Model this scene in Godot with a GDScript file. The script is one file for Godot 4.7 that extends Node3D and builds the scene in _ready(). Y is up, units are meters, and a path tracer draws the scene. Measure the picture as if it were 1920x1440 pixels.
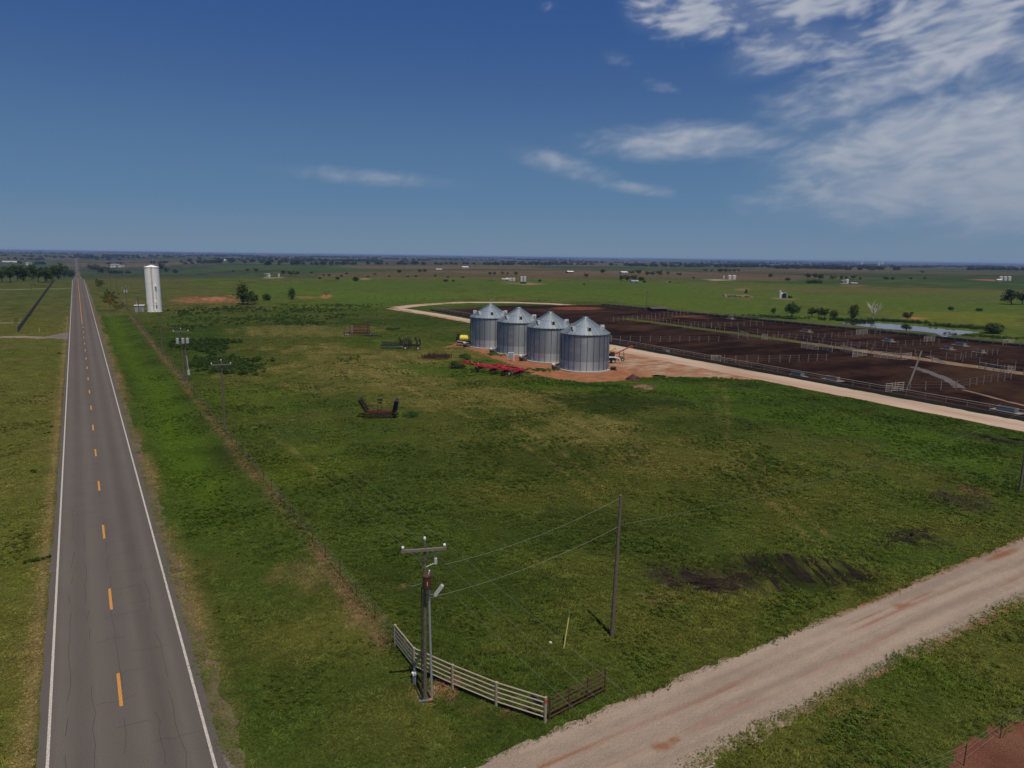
extends Node3D
# A prairie crossroads seen from a drone: highway, pasture with farm implements, four grain bins, cattle pens, plain to the horizon.
const CAM_H := 21.627
const FOCAL := 1315.7
var CR: Vector3
var CU: Vector3
var CF: Vector3
var rng := RandomNumberGenerator.new()
var names := {}
var mats := {}
var texs := {}
var na := FastNoiseLite.new()
var nb := FastNoiseLite.new()
var nc := FastNoiseLite.new()
var gx := PackedFloat32Array()
var gz := PackedFloat32Array()
var gcol := PackedColorArray()

class MB:
	var v := PackedVector3Array()
	var n := PackedVector3Array()
	var c := PackedColorArray()
	var uv := PackedVector2Array()
	var uv2 := PackedVector2Array()
	var ix := PackedInt32Array()
	var col := Color(1, 1, 1)
	var use_col := false
	var xf := Transform3D()
	func tint(k: Color) -> MB:
		col = k
		use_col = true
		return self
	func q4(a: Vector3, b: Vector3, d: Vector3, e: Vector3, na_: Vector3, nb_: Vector3, nd: Vector3, ne: Vector3) -> void:
		var s := v.size()
		v.append_array(PackedVector3Array([xf * a, xf * b, xf * d, xf * e]))
		var B := xf.basis
		n.append_array(PackedVector3Array([(B * na_).normalized(), (B * nb_).normalized(), (B * nd).normalized(), (B * ne).normalized()]))
		c.append_array(PackedColorArray([col, col, col, col]))
		ix.append_array(PackedInt32Array([s, s + 2, s + 1, s, s + 3, s + 2]))
	func quad(a: Vector3, b: Vector3, d: Vector3, e: Vector3) -> void:  # counter-clockwise seen from outside
		var m := (b - a).cross(d - a)
		if m.length_squared() < 1e-14:
			m = (d - a).cross(e - a)
		m = m.normalized()
		q4(a, b, d, e, m, m, m, m)
	func tri(a: Vector3, b: Vector3, d: Vector3) -> void:
		var m := (xf.basis * (b - a).cross(d - a)).normalized()
		var s := v.size()
		v.append_array(PackedVector3Array([xf * a, xf * b, xf * d]))
		n.append_array(PackedVector3Array([m, m, m]))
		c.append_array(PackedColorArray([col, col, col]))
		ix.append_array(PackedInt32Array([s, s + 2, s + 1]))
	func box(o: Vector3, s: Vector3, b := Basis()) -> MB:
		var h := s * 0.5
		var p := []
		for k in 8:
			p.append(o + b * Vector3(h.x if k & 1 else -h.x, h.y if k & 2 else -h.y, h.z if k & 4 else -h.z))
		for f in [[0, 2, 3, 1], [4, 5, 7, 6], [0, 4, 6, 2], [1, 3, 7, 5], [2, 6, 7, 3], [0, 1, 5, 4]]:
			quad(p[f[0]], p[f[1]], p[f[2]], p[f[3]])
		return self
	func beam(a: Vector3, b: Vector3, w: float, h: float) -> MB:  # square bar from a to b
		var z := (b - a).normalized()
		var x := Vector3.UP.cross(z)
		x = Vector3.RIGHT if x.length() < 0.01 else x.normalized()
		return box((a + b) / 2, Vector3(w, h, a.distance_to(b)), Basis(x, z.cross(x), z))
	func tube(a: Vector3, b: Vector3, r0: float, r1 := -1.0, sides := 8, caps := true) -> MB:
		if r1 < 0:
			r1 = r0
		var z := (b - a).normalized()
		var x := (Vector3.UP if absf(z.y) < 0.9 else Vector3.RIGHT).cross(z).normalized()
		var y := z.cross(x)
		for k in sides:
			var t0 := TAU * k / sides
			var t1 := TAU * (k + 1) / sides
			var d0 := x * cos(t0) + y * sin(t0)
			var d1 := x * cos(t1) + y * sin(t1)
			q4(a + d0 * r0, a + d1 * r0, b + d1 * r1, b + d0 * r1, d0, d1, d1, d0)
			if caps:
				tri(b, b + d0 * r1, b + d1 * r1)
				tri(a, a + d1 * r0, a + d0 * r0)
		return self
	func line(pts: Array, r: float, sides := 6) -> MB:
		for k in pts.size() - 1:
			tube(pts[k], pts[k + 1], r, r, sides, k == 0 or k == pts.size() - 2)
		return self
	func lathe(o: Vector3, prof: Array, seg := 24, ax := Basis()) -> MB:  # prof: Vector2(radius, height), outside on the left going up
		for j in prof.size() - 1:
			var a: Vector2 = prof[j]
			var b: Vector2 = prof[j + 1]
			var t := (b - a).normalized()
			for k in seg:
				var t0 := TAU * k / seg
				var t1 := TAU * (k + 1) / seg
				var e0 := Vector3(cos(t0), 0, -sin(t0))
				var e1 := Vector3(cos(t1), 0, -sin(t1))
				var m0 := e0 * t.y - Vector3.UP * t.x
				var m1 := e1 * t.y - Vector3.UP * t.x
				q4(o + ax * (e0 * a.x + Vector3.UP * a.y), o + ax * (e1 * a.x + Vector3.UP * a.y), o + ax * (e1 * b.x + Vector3.UP * b.y), o + ax * (e0 * b.x + Vector3.UP * b.y), ax * m0, ax * m1, ax * m1, ax * m0)
		return self
	func mesh(m: Material) -> ArrayMesh:
		var a := []
		a.resize(Mesh.ARRAY_MAX)
		a[Mesh.ARRAY_VERTEX] = v
		a[Mesh.ARRAY_NORMAL] = n
		if use_col:
			a[Mesh.ARRAY_COLOR] = c
		if uv.size() == v.size() and v.size():
			a[Mesh.ARRAY_TEX_UV] = uv
			a[Mesh.ARRAY_TEX_UV2] = uv2
		a[Mesh.ARRAY_INDEX] = ix
		var r := ArrayMesh.new()
		r.add_surface_from_arrays(Mesh.PRIMITIVE_TRIANGLES, a)
		r.surface_set_material(0, m)
		return r

# ---------------------------------------------------------------- scene helpers
func numbered(s: String) -> String:
	names[s] = names.get(s, -1) + 1
	return s if names[s] == 0 else "%s_%03d" % [s, names[s]]

func tag(o: Node, label := "", category := "", group := "", kind := "") -> Node:
	if label: o.set_meta("label", label)
	if category: o.set_meta("category", category)
	if group: o.set_meta("group", group)
	if kind: o.set_meta("kind", kind)
	return o

func thing(called: String, label: String, category: String, at: Vector3, turn := 0.0, group := "") -> Node3D:
	var o := Node3D.new()
	o.name = numbered(called)
	add_child(o)
	o.position = at
	o.rotation.y = turn
	tag(o, label, category, group)
	return o

func part(p: Node, called: String, m: MB, mt: Material) -> MeshInstance3D:
	return put(p, called, m.mesh(mt))

func put(p: Node, called: String, me: Mesh, xf := Transform3D()) -> MeshInstance3D:
	var o := MeshInstance3D.new()
	o.mesh = me
	o.name = numbered(called) if p == self else called
	p.add_child(o, true)
	o.transform = xf
	return o

func copy(o: Node3D, label: String, at: Vector3, turn := 0.0, scale_ := Vector3.ONE, group := "") -> Node3D:
	var c: Node3D = o.duplicate()
	c.name = numbered(o.get_meta("base_name") if o.has_meta("base_name") else String(o.name))
	if c.has_meta("base_name"): c.remove_meta("base_name")
	add_child(c)
	c.transform = Transform3D(Basis(Vector3.UP, turn) * Basis.from_scale(scale_), at)
	tag(c, label, "", group)
	return c

func noise_tex(freq: float, lo: Color, hi: Color, seed_: int, size := 512, mid := -1.0, octaves := 5) -> NoiseTexture2D:
	var key := [freq, lo, hi, seed_, size, mid]
	if texs.has(key): return texs[key]
	var f := FastNoiseLite.new()
	f.noise_type = FastNoiseLite.TYPE_SIMPLEX_SMOOTH
	f.frequency = freq
	f.seed = seed_
	f.fractal_octaves = octaves
	f.fractal_gain = 0.62
	var t := NoiseTexture2D.new()
	t.width = size
	t.height = size
	t.seamless = true
	t.noise = f
	var g := Gradient.new()
	g.set_color(0, lo)
	g.set_color(1, hi)
	if mid >= 0: g.add_point(mid, lo.lerp(hi, 0.42))
	t.color_ramp = g
	texs[key] = t
	return t

func bump_tex(freq: float, seed_: int, strength := 6.0) -> NoiseTexture2D:
	var f := FastNoiseLite.new()
	f.frequency = freq
	f.seed = seed_
	f.fractal_octaves = 4
	var t := NoiseTexture2D.new()
	t.width = 512
	t.height = 512
	t.seamless = true
	t.as_normal_map = true
	t.bump_strength = strength
	t.noise = f
	return t

func G(v: float) -> Color:
	return Color(v, v, v)

func mat(called: String, c: Color, rough := 0.8, metal := 0.0, grain := 0.0, scale_ := 0.5) -> StandardMaterial3D:
	if mats.has(called): return mats[called]
	var m := StandardMaterial3D.new()
	m.resource_name = called
	m.albedo_color = c.linear_to_srgb()
	m.roughness = rough
	m.metallic = metal
	if grain > 0:
		m.albedo_texture = noise_tex(0.02, G(1.0 - grain), G(1.0), 7, 512)
		m.uv1_triplanar = true
		m.uv1_scale = Vector3.ONE * scale_
	mats[called] = m
	return m

func vmat(called: String, rough := 0.95, lo := 0.7, freq := 0.03, det := true, bump := 0.0) -> StandardMaterial3D:
	if mats.has(called): return mats[called]
	var m := StandardMaterial3D.new()
	m.resource_name = called
	m.roughness = rough
	m.metallic_specular = 0.12
	m.vertex_color_use_as_albedo = true
	m.albedo_texture = noise_tex(freq, G(lo), G(1.0), 11, 1024)
	if det:
		m.detail_enabled = true
		m.detail_blend_mode = BaseMaterial3D.BLEND_MODE_MUL
		m.detail_uv_layer = BaseMaterial3D.DETAIL_UV_2
		m.detail_albedo = noise_tex(0.012, G(0.74), G(1.0), 23, 1024)
	if bump > 0:
		m.normal_enabled = true
		m.normal_texture = bump_tex(0.06, 5, bump)
	mats[called] = m
	return m

# ---------------------------------------------------------------- land
func ss(a: float, b: float, x: float) -> float:
	var t := clampf((x - a) / (b - a), 0, 1)
	return t * t * (3 - 2 * t)

func interp(x: float, xs: Array, ys: Array) -> float:
	if x <= xs[0]: return ys[0]
	for k in xs.size() - 1:
		if x <= xs[k + 1]: return lerpf(ys[k], ys[k + 1], (x - xs[k]) / (xs[k + 1] - xs[k]))
	return ys[-1]

func T(x: float, z: float) -> float:
	var d := -z
	if d < 480:
		var h := 0.0071 * maxf(d, -200)
		if d > 34 and absf(x) < 20:
			var k := ss(34, 50, d) * (1 - ss(420, 480, d))
			var a := (x - 8.3) / 2.3
			var b := (x + 8.6) / 2.6
			h -= k * (0.42 * exp(-a * a) + 0.3 * exp(-b * b))
		return h
	var w := 1 - ss(100, 350, absf(x))
	var ge := interp(d, [480, 800, 2000, 5000, 20000], [3.408, 2, -6, -4, 10])
	if w <= 0: return ge
	return interp(d, [480, 540, 700, 1100, 1750, 2600, 4000, 6000, 20000], [3.408, 3.2, -3, -12.5, -19.5, -14, -6, -4, 10]) * w + ge * (1 - w)

func sight(px: float, py: float) -> Vector3:
	return CF + CR * ((px - 960) / FOCAL) + CU * ((720 - py) / FOCAL)

func gp(px: float, py: float) -> Vector3:  # where the sight line of a photograph pixel meets the ground
	var d := sight(px, py)
	var t := 5.0
	for i in 3000:
		var q := Vector3(0, CAM_H, 0) + d * t
		var h := q.y - T(q.x, q.z)
		if h < 0.004 or t > 40000: break
		t += maxf(0.3 * h, 0.02) if h < 5 else h
	var e := Vector3(0, CAM_H, 0) + d * t
	return Vector3(e.x, T(e.x, e.z), e.z)

func mpp(p: Vector3) -> float:  # metres that one photograph pixel spans at a point
	return (p - Vector3(0, CAM_H, 0)).dot(CF) / FOCAL

func on(x: float, z: float, up := 0.0) -> Vector3:
	return Vector3(x, T(x, z) + up, z)

func mixc(a: Color, b: Color, t: float) -> Color:
	return a.lerp(b, clampf(t, 0, 1))

const GRASS := Color(0.050, 0.079, 0.0145)
const DARK := Color(0.028, 0.046, 0.0100)
const LUSH := Color(0.054, 0.100, 0.0115)
const OLIVE := Color(0.086, 0.096, 0.0215)
const DRY := Color(0.185, 0.160, 0.055)
const STRAW := Color(0.215, 0.160, 0.075)
const RED := Color(0.36, 0.165, 0.092)
const MUD := Color(0.030, 0.022, 0.021)
const SOIL := Color(0.10, 0.055, 0.036)

func base_col(x: float, z: float) -> Color:  # what grows or lies there; alpha: how much grass
	var d := -z
	var r := sqrt(x * x + z * z)
	var n1 := na.get_noise_2d(x, z)
	var n2 := nb.get_noise_2d(x, z)
	var n3 := nc.get_noise_2d(x, z)
	var c := GRASS
	var al := 1.0
	if r < 900 and not (x > 215 and d > 60 or d > 255):
		c = mixc(GRASS, DARK, 0.35 + n1 * 1.3 + n2 * 0.5)
		c = mixc(c, OLIVE, 0.12 + n2 * 0.9 - n1 * 0.5)
		c = mixc(c, LUSH, n3 * 0.5 + n1 * 0.6)
		if x < -3:
			c = mixc(OLIVE * 1.12, LUSH, 0.12 + n1 * 0.8 + n2 * 0.5)
			c = mixc(c, DRY * 0.7, 0.12 + n2 * 1.0)
			c = mixc(c, STRAW, 1.0 - (-3.2 - x) / 0.9)
			if x < -14.5 and d < 200: c = mixc(c, Color(0.11, 0.07, 0.04), ss(-15.5, -18.5, x + n2 * 2))
		elif x < 13.2:
			var near := 1 - ss(45, 80, d)
			c = mixc(GRASS, DARK, 0.3 + n2 * 1.2)
			c = mixc(c, OLIVE, near * (0.2 + n2 * 1.5))
			var band := exp(-pow((x - 8.2 + n1 * 2.0 + n2 * 1.5) / 2.8, 2)) * (1 - near)
			c = mixc(c, Color(0.068, 0.122, 0.009), band * 0.7)
			c = mixc(c, STRAW, exp(-pow((x - 4.6) / 0.5, 2)) * (0.35 + n2))
			if d > 258 and x < 6.2 + (d - 258) * 0.004: c = mixc(c, DRY, 0.75)
		if absf(x - 13.4) < 1.6 and d > 33 and d < 330:
			c = mixc(c, Color(0.15, 0.105, 0.06), (0.8 + n3 * 0.7) * exp(-pow((x - 13.25 + n2 * 0.5) / 0.5, 2)))
	else:
		# fields of the plain: quarter sections with a crop each, and pasture in between
		var cx := floorf((x + 35 + n1 * 12) / 402.0)
		var cz := floorf((d + 150 + n1 * 12) / (201.0 if r < 3000 else 402.0))
		var hsh := fposmod(sin(cx * 12.9898 + cz * 78.233) * 43758.5453, 1.0)
		var pal := [Color(0.043, 0.078, 0.022), Color(0.07, 0.072, 0.034), Color(0.036, 0.062, 0.022), Color(0.105, 0.08, 0.05), Color(0.085, 0.058, 0.042), Color(0.046, 0.066, 0.026), Color(0.14, 0.10, 0.062), Color(0.04, 0.05, 0.026)]
		c = pal[int(hsh * 7.99)]
		if r < 620: c = Color(0.075, 0.118, 0.018) if x > 60 else Color(0.085, 0.10, 0.03)
		if r < 620: c = mixc(c, OLIVE, 0.15 + n1 * 0.9)
		c = mixc(c, DARK, n2 * 0.9 + n1 * 0.5)
		c = mixc(c, DRY * 0.8, n1 * 0.5 - n2 * 0.4)
	c.a = al
	return c

func axis(lo: float, a: float, b: float, hi: float, fine: float, grow: float) -> PackedFloat32Array:
	var out := PackedFloat32Array()
	var back := []
	var p := a
	var s := fine
	while p > lo:
		s *= grow
		p -= s
		back.append(p)
	back.reverse()
	for q in back: out.append(q)
	p = a
	while p < b:
		out.append(p)
		p += fine
	s = fine
	while p < hi:
		out.append(p)
		s *= grow
		p += s
	return out

func splat_box(x0: float, x1: float, z0: float, z1: float) -> Array:
	return [maxi(0, gx.bsearch(x0) - 1), mini(gx.size() - 1, gx.bsearch(x1)), maxi(0, gz.bsearch(z0) - 1), mini(gz.size() - 1, gz.bsearch(z1))]

func splat(px: float, py: float, rx: float, ry: float, c: Color, k: float, grass := 1.0, rough := 0.6) -> void:  # a patch of other growth or bare soil, ragged by noise
	var o := gp(px, py)
	var m := mpp(o)
	var away := Vector3(o.x, 0, o.z).normalized()
	var side := Vector3(-away.z, 0, away.x)
	var a := rx * m
	var dist := Vector2(o.x, o.z).length()
	var b := minf(ry * m * dist / (CAM_H - o.y), dist * 0.5)
	var R := maxf(a, b) * 1.5
	var bx := splat_box(o.x - R, o.x + R, o.z - R, o.z + R)
	var fr := 14.0 / maxf(minf(a, b), 0.5)
	for j in range(bx[2], bx[3] + 1):
		for i in range(bx[0], bx[1] + 1):
			var q := Vector3(gx[i] - o.x, 0, gz[j] - o.z)
			var u := q.dot(side) / a
			var w := q.dot(away) / b
			var e := u * u + w * w + rough * (nb.get_noise_2d(gx[i] * fr * 0.5, gz[j] * fr * 0.5) * 1.4 + nc.get_noise_2d(gx[i] * fr, gz[j] * fr))
			if e < 1.0:
				var s := k * minf(1.0, (1.0 - e) * 2.5)
				if c.r > c.g: s = clampf(s * (0.9 + 0.9 * nb.get_noise_2d(gx[i] * 7 + gz[j] * 1.2, gz[j] * 0.8)), 0, 1)
				var id := j * gx.size() + i
				var g0 := gcol[id]
				var r := g0.lerp(c, s)
				r.a = lerpf(g0.a, minf(g0.a, grass), s)
				gcol[id] = r

func track(pts: Array, w: float, c: Color, k: float) -> void:  # a wheel track pressed into the grass
	var p := []
	for a in pts: p.append(gp(a[0], a[1]))
	for s in p.size() - 1:
		var a := Vector2(p[s].x, p[s].z)
		var b := Vector2(p[s + 1].x, p[s + 1].z)
		var bx := splat_box(minf(a.x, b.x) - w * 2, maxf(a.x, b.x) + w * 2, minf(a.y, b.y) - w * 2, maxf(a.y, b.y) + w * 2)
		for j in range(bx[2], bx[3] + 1):
			for i in range(bx[0], bx[1] + 1):
				var q := Vector2(gx[i], gz[j])
				var e := q.distance_to(Geometry2D.get_closest_point_to_segment(q, a, b)) / w
				if e < 1.4:
					var id := j * gx.size() + i
					var g0 := gcol[id]
					var r := g0.lerp(c, k * clampf(1.4 - e, 0, 1) * (0.6 + nc.get_noise_2d(q.x, q.y)))
					r.a = g0.a * (1.0 - 0.95 * k * clampf(1.6 - e, 0, 1)) if c.g < 0.05 else g0.a
					gcol[id] = r

func field(poly: Array, c: Color, k: float, rag := 6.0) -> void:  # a field with its own crop, outlined by photograph pixels
	var w := PackedVector2Array()
	for a in poly:
		var g := gp(a[0], a[1])
		w.append(Vector2(g.x, g.z))
	var lo := w[0]
	var hi := w[0]
	for q in w:
		lo = lo.min(q)
		hi = hi.max(q)
	var bx := splat_box(lo.x, hi.x, lo.y, hi.y)
	for j in range(bx[2], bx[3] + 1):
		for i in range(bx[0], bx[1] + 1):
			var q := Vector2(gx[i], gz[j])
			if Geometry2D.is_point_in_polygon(q + Vector2(nb.get_noise_2d(q.x, q.y), nb.get_noise_2d(q.y, q.x)) * rag, w):
				var id := j * gx.size() + i
				var g0 := gcol[id]
				var r := g0.lerp(c.lerp(g0, 0.3 + 0.5 * na.get_noise_2d(q.x * 2, q.y)), k)
				r.a = g0.a
				gcol[id] = r

func bare(x0: float, x1: float, z0: float, z1: float, rag: float) -> void:  # no grass grows here
	var bx := splat_box(x0 - rag, x1 + rag, z0 - rag, z1 + rag)
	for j in range(bx[2], bx[3] + 1):
		for i in range(bx[0], bx[1] + 1):
			var n := nc.get_noise_2d(gx[i] * 2, gz[j] * 2) * rag
			if gx[i] > x0 + n and gx[i] < x1 - n and gz[j] > z0 + n and gz[j] < z1 - n:
				gcol[j * gx.size() + i].a = 0.0

func gcol_at(x: float, z: float) -> Color:
	var i := clampi(gx.bsearch(x), 0, gx.size() - 1)
	var j := clampi(gz.bsearch(z), 0, gz.size() - 1)
	return gcol[j * gx.size() + i]

func build_ground() -> void:
	gx = axis(-9000, -22, 128, 26000, 0.5, 1.035)
	gz = axis(-26000, -152, 8, 1500, 0.5, 1.03)
	var nx := gx.size()
	var nz := gz.size()
	print("grid ", nx, " x ", nz)
	gcol.resize(nx * nz)
	for j in nz:
		for i in nx:
			gcol[j * nx + i] = base_col(gx[i], gz[j])

func finish_ground() -> void:
	var nx := gx.size()
	var nz := gz.size()
	var v := PackedVector3Array()
	var n := PackedVector3Array()
	var u := PackedVector2Array()
	var u2 := PackedVector2Array()
	v.resize(nx * nz)
	n.resize(nx * nz)
	u.resize(nx * nz)
	u2.resize(nx * nz)
	var cc := gcol.duplicate()
	for j in nz:
		for i in nx:
			var id := j * nx + i
			var x := gx[i]
			var z := gz[j]
			var y := T(x, z)
			v[id] = Vector3(x, y, z)
			var e := 0.4
			n[id] = Vector3(y - T(x + e, z), e, y - T(x, z + e)).normalized()
			u[id] = Vector2(x, z) / 9.7
			u2[id] = Vector2(x * 0.8 + z * 0.6, z * 0.8 - x * 0.6) / 61.0
			var c := cc[id] * 1.85
			c.a = 1
			cc[id] = c
	var ix := PackedInt32Array()
	ix.resize((nx - 1) * (nz - 1) * 6)
	var t := 0
	for j in nz - 1:
		for i in nx - 1:
			var s := j * nx + i
			ix[t] = s
			ix[t + 1] = s + 1
			ix[t + 2] = s + nx
			ix[t + 3] = s + 1
			ix[t + 4] = s + nx + 1
			ix[t + 5] = s + nx
			t += 6
	var a := []
	a.resize(Mesh.ARRAY_MAX)
	a[Mesh.ARRAY_VERTEX] = v
	a[Mesh.ARRAY_NORMAL] = n
	a[Mesh.ARRAY_COLOR] = cc
	a[Mesh.ARRAY_TEX_UV] = u
	a[Mesh.ARRAY_TEX_UV2] = u2
	a[Mesh.ARRAY_INDEX] = ix
	var me := ArrayMesh.new()
	me.add_surface_from_arrays(Mesh.PRIMITIVE_TRIANGLES, a)
	me.surface_set_material(0, vmat("pasture", 0.95, 0.5, 0.045))
	tag(put(self, "ground", me), "", "", "", "structure")

func strip(called: String, pts: Array, half: float, across: int, step: float, lift: float, rag: float, cf: Callable, m: Material, tile := 6.0) -> MeshInstance3D:
	# a road laid on the land along pts (x, z); cf(along, side -1..1, x, z) gives its colour
	var b := MB.new()
	b.use_col = true
	var along := 0.0
	var rows := []
	for s in pts.size() - 1:
		var a: Vector2 = pts[s]
		var e: Vector2 = pts[s + 1]
		var cnt := maxi(1, int(a.distance_to(e) / step))
		for k in cnt + (1 if s == pts.size() - 2 else 0):
			rows.append([a.lerp(e, float(k) / cnt), along + a.distance_to(e) * k / cnt])
		along += a.distance_to(e)
	for r in rows.size():
		var p: Vector2 = rows[r][0]
		var dir: Vector2 = (rows[mini(r + 1, rows.size() - 1)][0] - rows[maxi(r - 1, 0)][0]).normalized()
		var nrm := Vector2(-dir.y, dir.x)
		for k in across + 1:
			var sd := 2.0 * k / across - 1.0
			var o := sd * half
			if absf(sd) > 0.99: o += rag * (0.6 * nb.get_noise_2d(rows[r][1] * 2 + sd * 500, sd * 70) + 0.7 * nc.get_noise_2d(rows[r][1] * 3, sd * 300) + 0.5 * nc.get_noise_2d(rows[r][1] * 11, sd * 200))
			var q := p + nrm * o
			b.v.append(Vector3(q.x, T(q.x, q.y) + lift, q.y))
			b.n.append(Vector3.UP)
			b.c.append(cf.call(rows[r][1], sd, q.x, q.y) * 1.6)
			b.uv.append(q / tile)
			b.uv2.append(Vector2(q.x * 0.8 + q.y * 0.6, q.y * 0.8 - q.x * 0.6) / 37.0)
	var w := across + 1
	for r in rows.size() - 1:
		for k in across:
			var s := r * w + k
			b.ix.append_array(PackedInt32Array([s, s + w, s + 1, s + 1, s + w, s + w + 1]))
	var flip := false
	if b.ix.size():  # front faces run clockwise seen from above
		var A := b.v[b.ix[0]]
		flip = (b.v[b.ix[1]] - A).cross(b.v[b.ix[2]] - A).y > 0
	if flip:
		for k in range(0, b.ix.size(), 3):
			var h := b.ix[k + 1]
			b.ix[k + 1] = b.ix[k + 2]
			b.ix[k + 2] = h
	var o2 := put(self, called, b.mesh(m))
	tag(o2, "", "", "", "structure")
	return o2

func sheet(called: String, poly: PackedVector2Array, cell: float, lift: float, rag: float, cf: Callable, m: Material, tile := 6.0) -> MeshInstance3D:
	# bare earth inside a ragged outline
	var lo := poly[0]
	var hi := poly[0]
	for q in poly:
		lo = lo.min(q)
		hi = hi.max(q)
	lo -= Vector2.ONE * rag
	hi += Vector2.ONE * rag
	var nx := int((hi.x - lo.x) / cell) + 1
	var nz := int((hi.y - lo.y) / cell) + 1
	var b := MB.new()
	b.use_col = true
	var idx := {}
	for j in nz:
		for i in nx:
			var q := lo + Vector2(i + 0.5, j + 0.5) * cell
			var w := q + Vector2(nb.get_noise_2d(q.x * 2, q.y * 2) + nc.get_noise_2d(q.x * 2, q.y * 2), nb.get_noise_2d(q.y * 2, q.x * 2) + nc.get_noise_2d(q.y * 2, q.x * 2)) * rag
			if not Geometry2D.is_point_in_polygon(w, poly): continue
			var s := []
			for k in [[0, 0], [1, 0], [0, 1], [1, 1]]:
				var key := (j + int(k[1])) * (nx + 1) + i + int(k[0])
				if not idx.has(key):
					idx[key] = b.v.size()
					var e := lo + Vector2(i + k[0], j + k[1]) * cell
					e += Vector2(nc.get_noise_2d(e.x * 7, e.y * 7), nc.get_noise_2d(e.y * 7, e.x * 7)) * cell * 0.7
					b.v.append(Vector3(e.x, T(e.x, e.y) + lift, e.y))
					b.n.append(Vector3.UP)
					b.c.append(cf.call(e.x, e.y) * 1.6)
					b.uv.append(e / tile)
					b.uv2.append(Vector2(e.x * 0.8 + e.y * 0.6, e.y * 0.8 - e.x * 0.6) / 37.0)
				s.append(idx[key])
			b.ix.append_array(PackedInt32Array([s[0], s[1], s[2], s[1], s[3], s[2]]))
			if cell < 3 and q.x < gx[-1]: pass
	var o := put(self, called, b.mesh(m))
	tag(o, "", "", "", "structure")
	return o

func wpoly(px: Array) -> PackedVector2Array:
	var w := PackedVector2Array()
	for a in px:
		var g := gp(a[0], a[1])
		w.append(Vector2(g.x, g.z))
	return w

func bare_poly(poly: PackedVector2Array) -> void:
	var lo := poly[0]
	var hi := poly[0]
	for q in poly:
		lo = lo.min(q)
		hi = hi.max(q)
	var bx := splat_box(lo.x, hi.x, lo.y, hi.y)
	for j in range(bx[2], bx[3] + 1):
		for i in range(bx[0], bx[1] + 1):
			if Geometry2D.is_point_in_polygon(Vector2(gx[i], gz[j]), poly): gcol[j * gx.size() + i].a = 0.0

# ---------------------------------------------------------------- sky
var blobs := []

func sky_color(az: float, el: float) -> Color:  # radiance of the air and its clouds towards (azimuth from the highway, elevation)
	var y := sin(maxf(el, 0.0))
	var t := pow(1.0 - y, 3.4)
	var c := Color(0.030, 0.086, 0.262).lerp(Color(0.105, 0.205, 0.345), ss(0.18, 0.82, t))
	c = c.lerp(Color(0.165, 0.245, 0.345), ss(0.72, 1.0, t))
	# cloud field: banks of broken puffs drawn out along the wind, thinning to veils lower down
	var p := Vector2(az * cos(el), el * 1.9)
	var w := Vector2(p.x * 0.97 + p.y * 0.25, p.y * 0.97 - p.x * 0.25)
	w += Vector2(nb.get_noise_2d(w.x * 70, w.y * 70), nb.get_noise_2d(w.x * 70 + 90, w.y * 70)) * 0.035
	var big := na.get_noise_2d(w.x * 330, w.y * 330)
	var mid := nb.get_noise_2d(w.x * 190 + 40, w.y * 190)
	var fine := nc.get_noise_2d(w.x * 85, w.y * 160 + 90)
	var fine2 := nc.get_noise_2d(w.x * 230 + 33, w.y * 400)
	var a2 := wrapf(az, -0.6, TAU - 0.6)
	var dens := clampf(ss(0.62, 1.25, a2) * (1.0 - ss(4.6, 5.6, a2)) * ss(0.05, 0.30, el) * (0.45 + big * 0.9), 0, 0.8)
	for b in blobs:
		var da := wrapf(az - b[0], -PI, PI)
		var de: float = el - b[1]
		var u: float = (da * b[6] + de * b[7]) / b[2]
		var v: float = (de * b[6] - da * b[7]) / b[3]
		var e := u * u + v * v
		if e < 4.0: dens = maxf(dens, b[4] * exp(-e * 0.68) * (1.0 - e / 16.0))
	var soft := 0.26 + 0.74 * ss(0.17, 0.36, el)
	var rough := (mid * 0.75 + fine * 0.5 + fine2 * 0.28) * soft
	var thick := ss(0.22, 0.95, dens + rough * (0.35 + 0.75 * dens) * ss(0.05, 0.3, dens))
	var veil := ss(0.18, 0.9, dens) * 0.4
	thick = maxf(thick, veil)
	var lit := Color(0.36, 0.40, 0.48).lerp(Color(0.49, 0.51, 0.56), clampf(0.35 + mid * 0.9 + fine * 0.9, 0, 1))
	lit = lit.lerp(Color(0.27, 0.315, 0.405), 1 - ss(0.0, 0.22, el))
	return c.lerp(lit, thick * 0.8)

func sky_pixels(im: Image, x0: int, y0: int, w: int, h: int, W: int, Hh: int) -> void:
	for j in h:
		var el := PI / 2 - (y0 + j + 0.5) / Hh * PI
		for i in w:
			var c := sky_color(wrapf((x0 + i + 0.5) / W * TAU, -PI, PI), el).linear_to_srgb()
			var dz := (rng.randf() - 0.5) / 255.0
			im.set_pixel(i, j, Color(c.r + dz, c.g + dz, c.b + dz))

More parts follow.
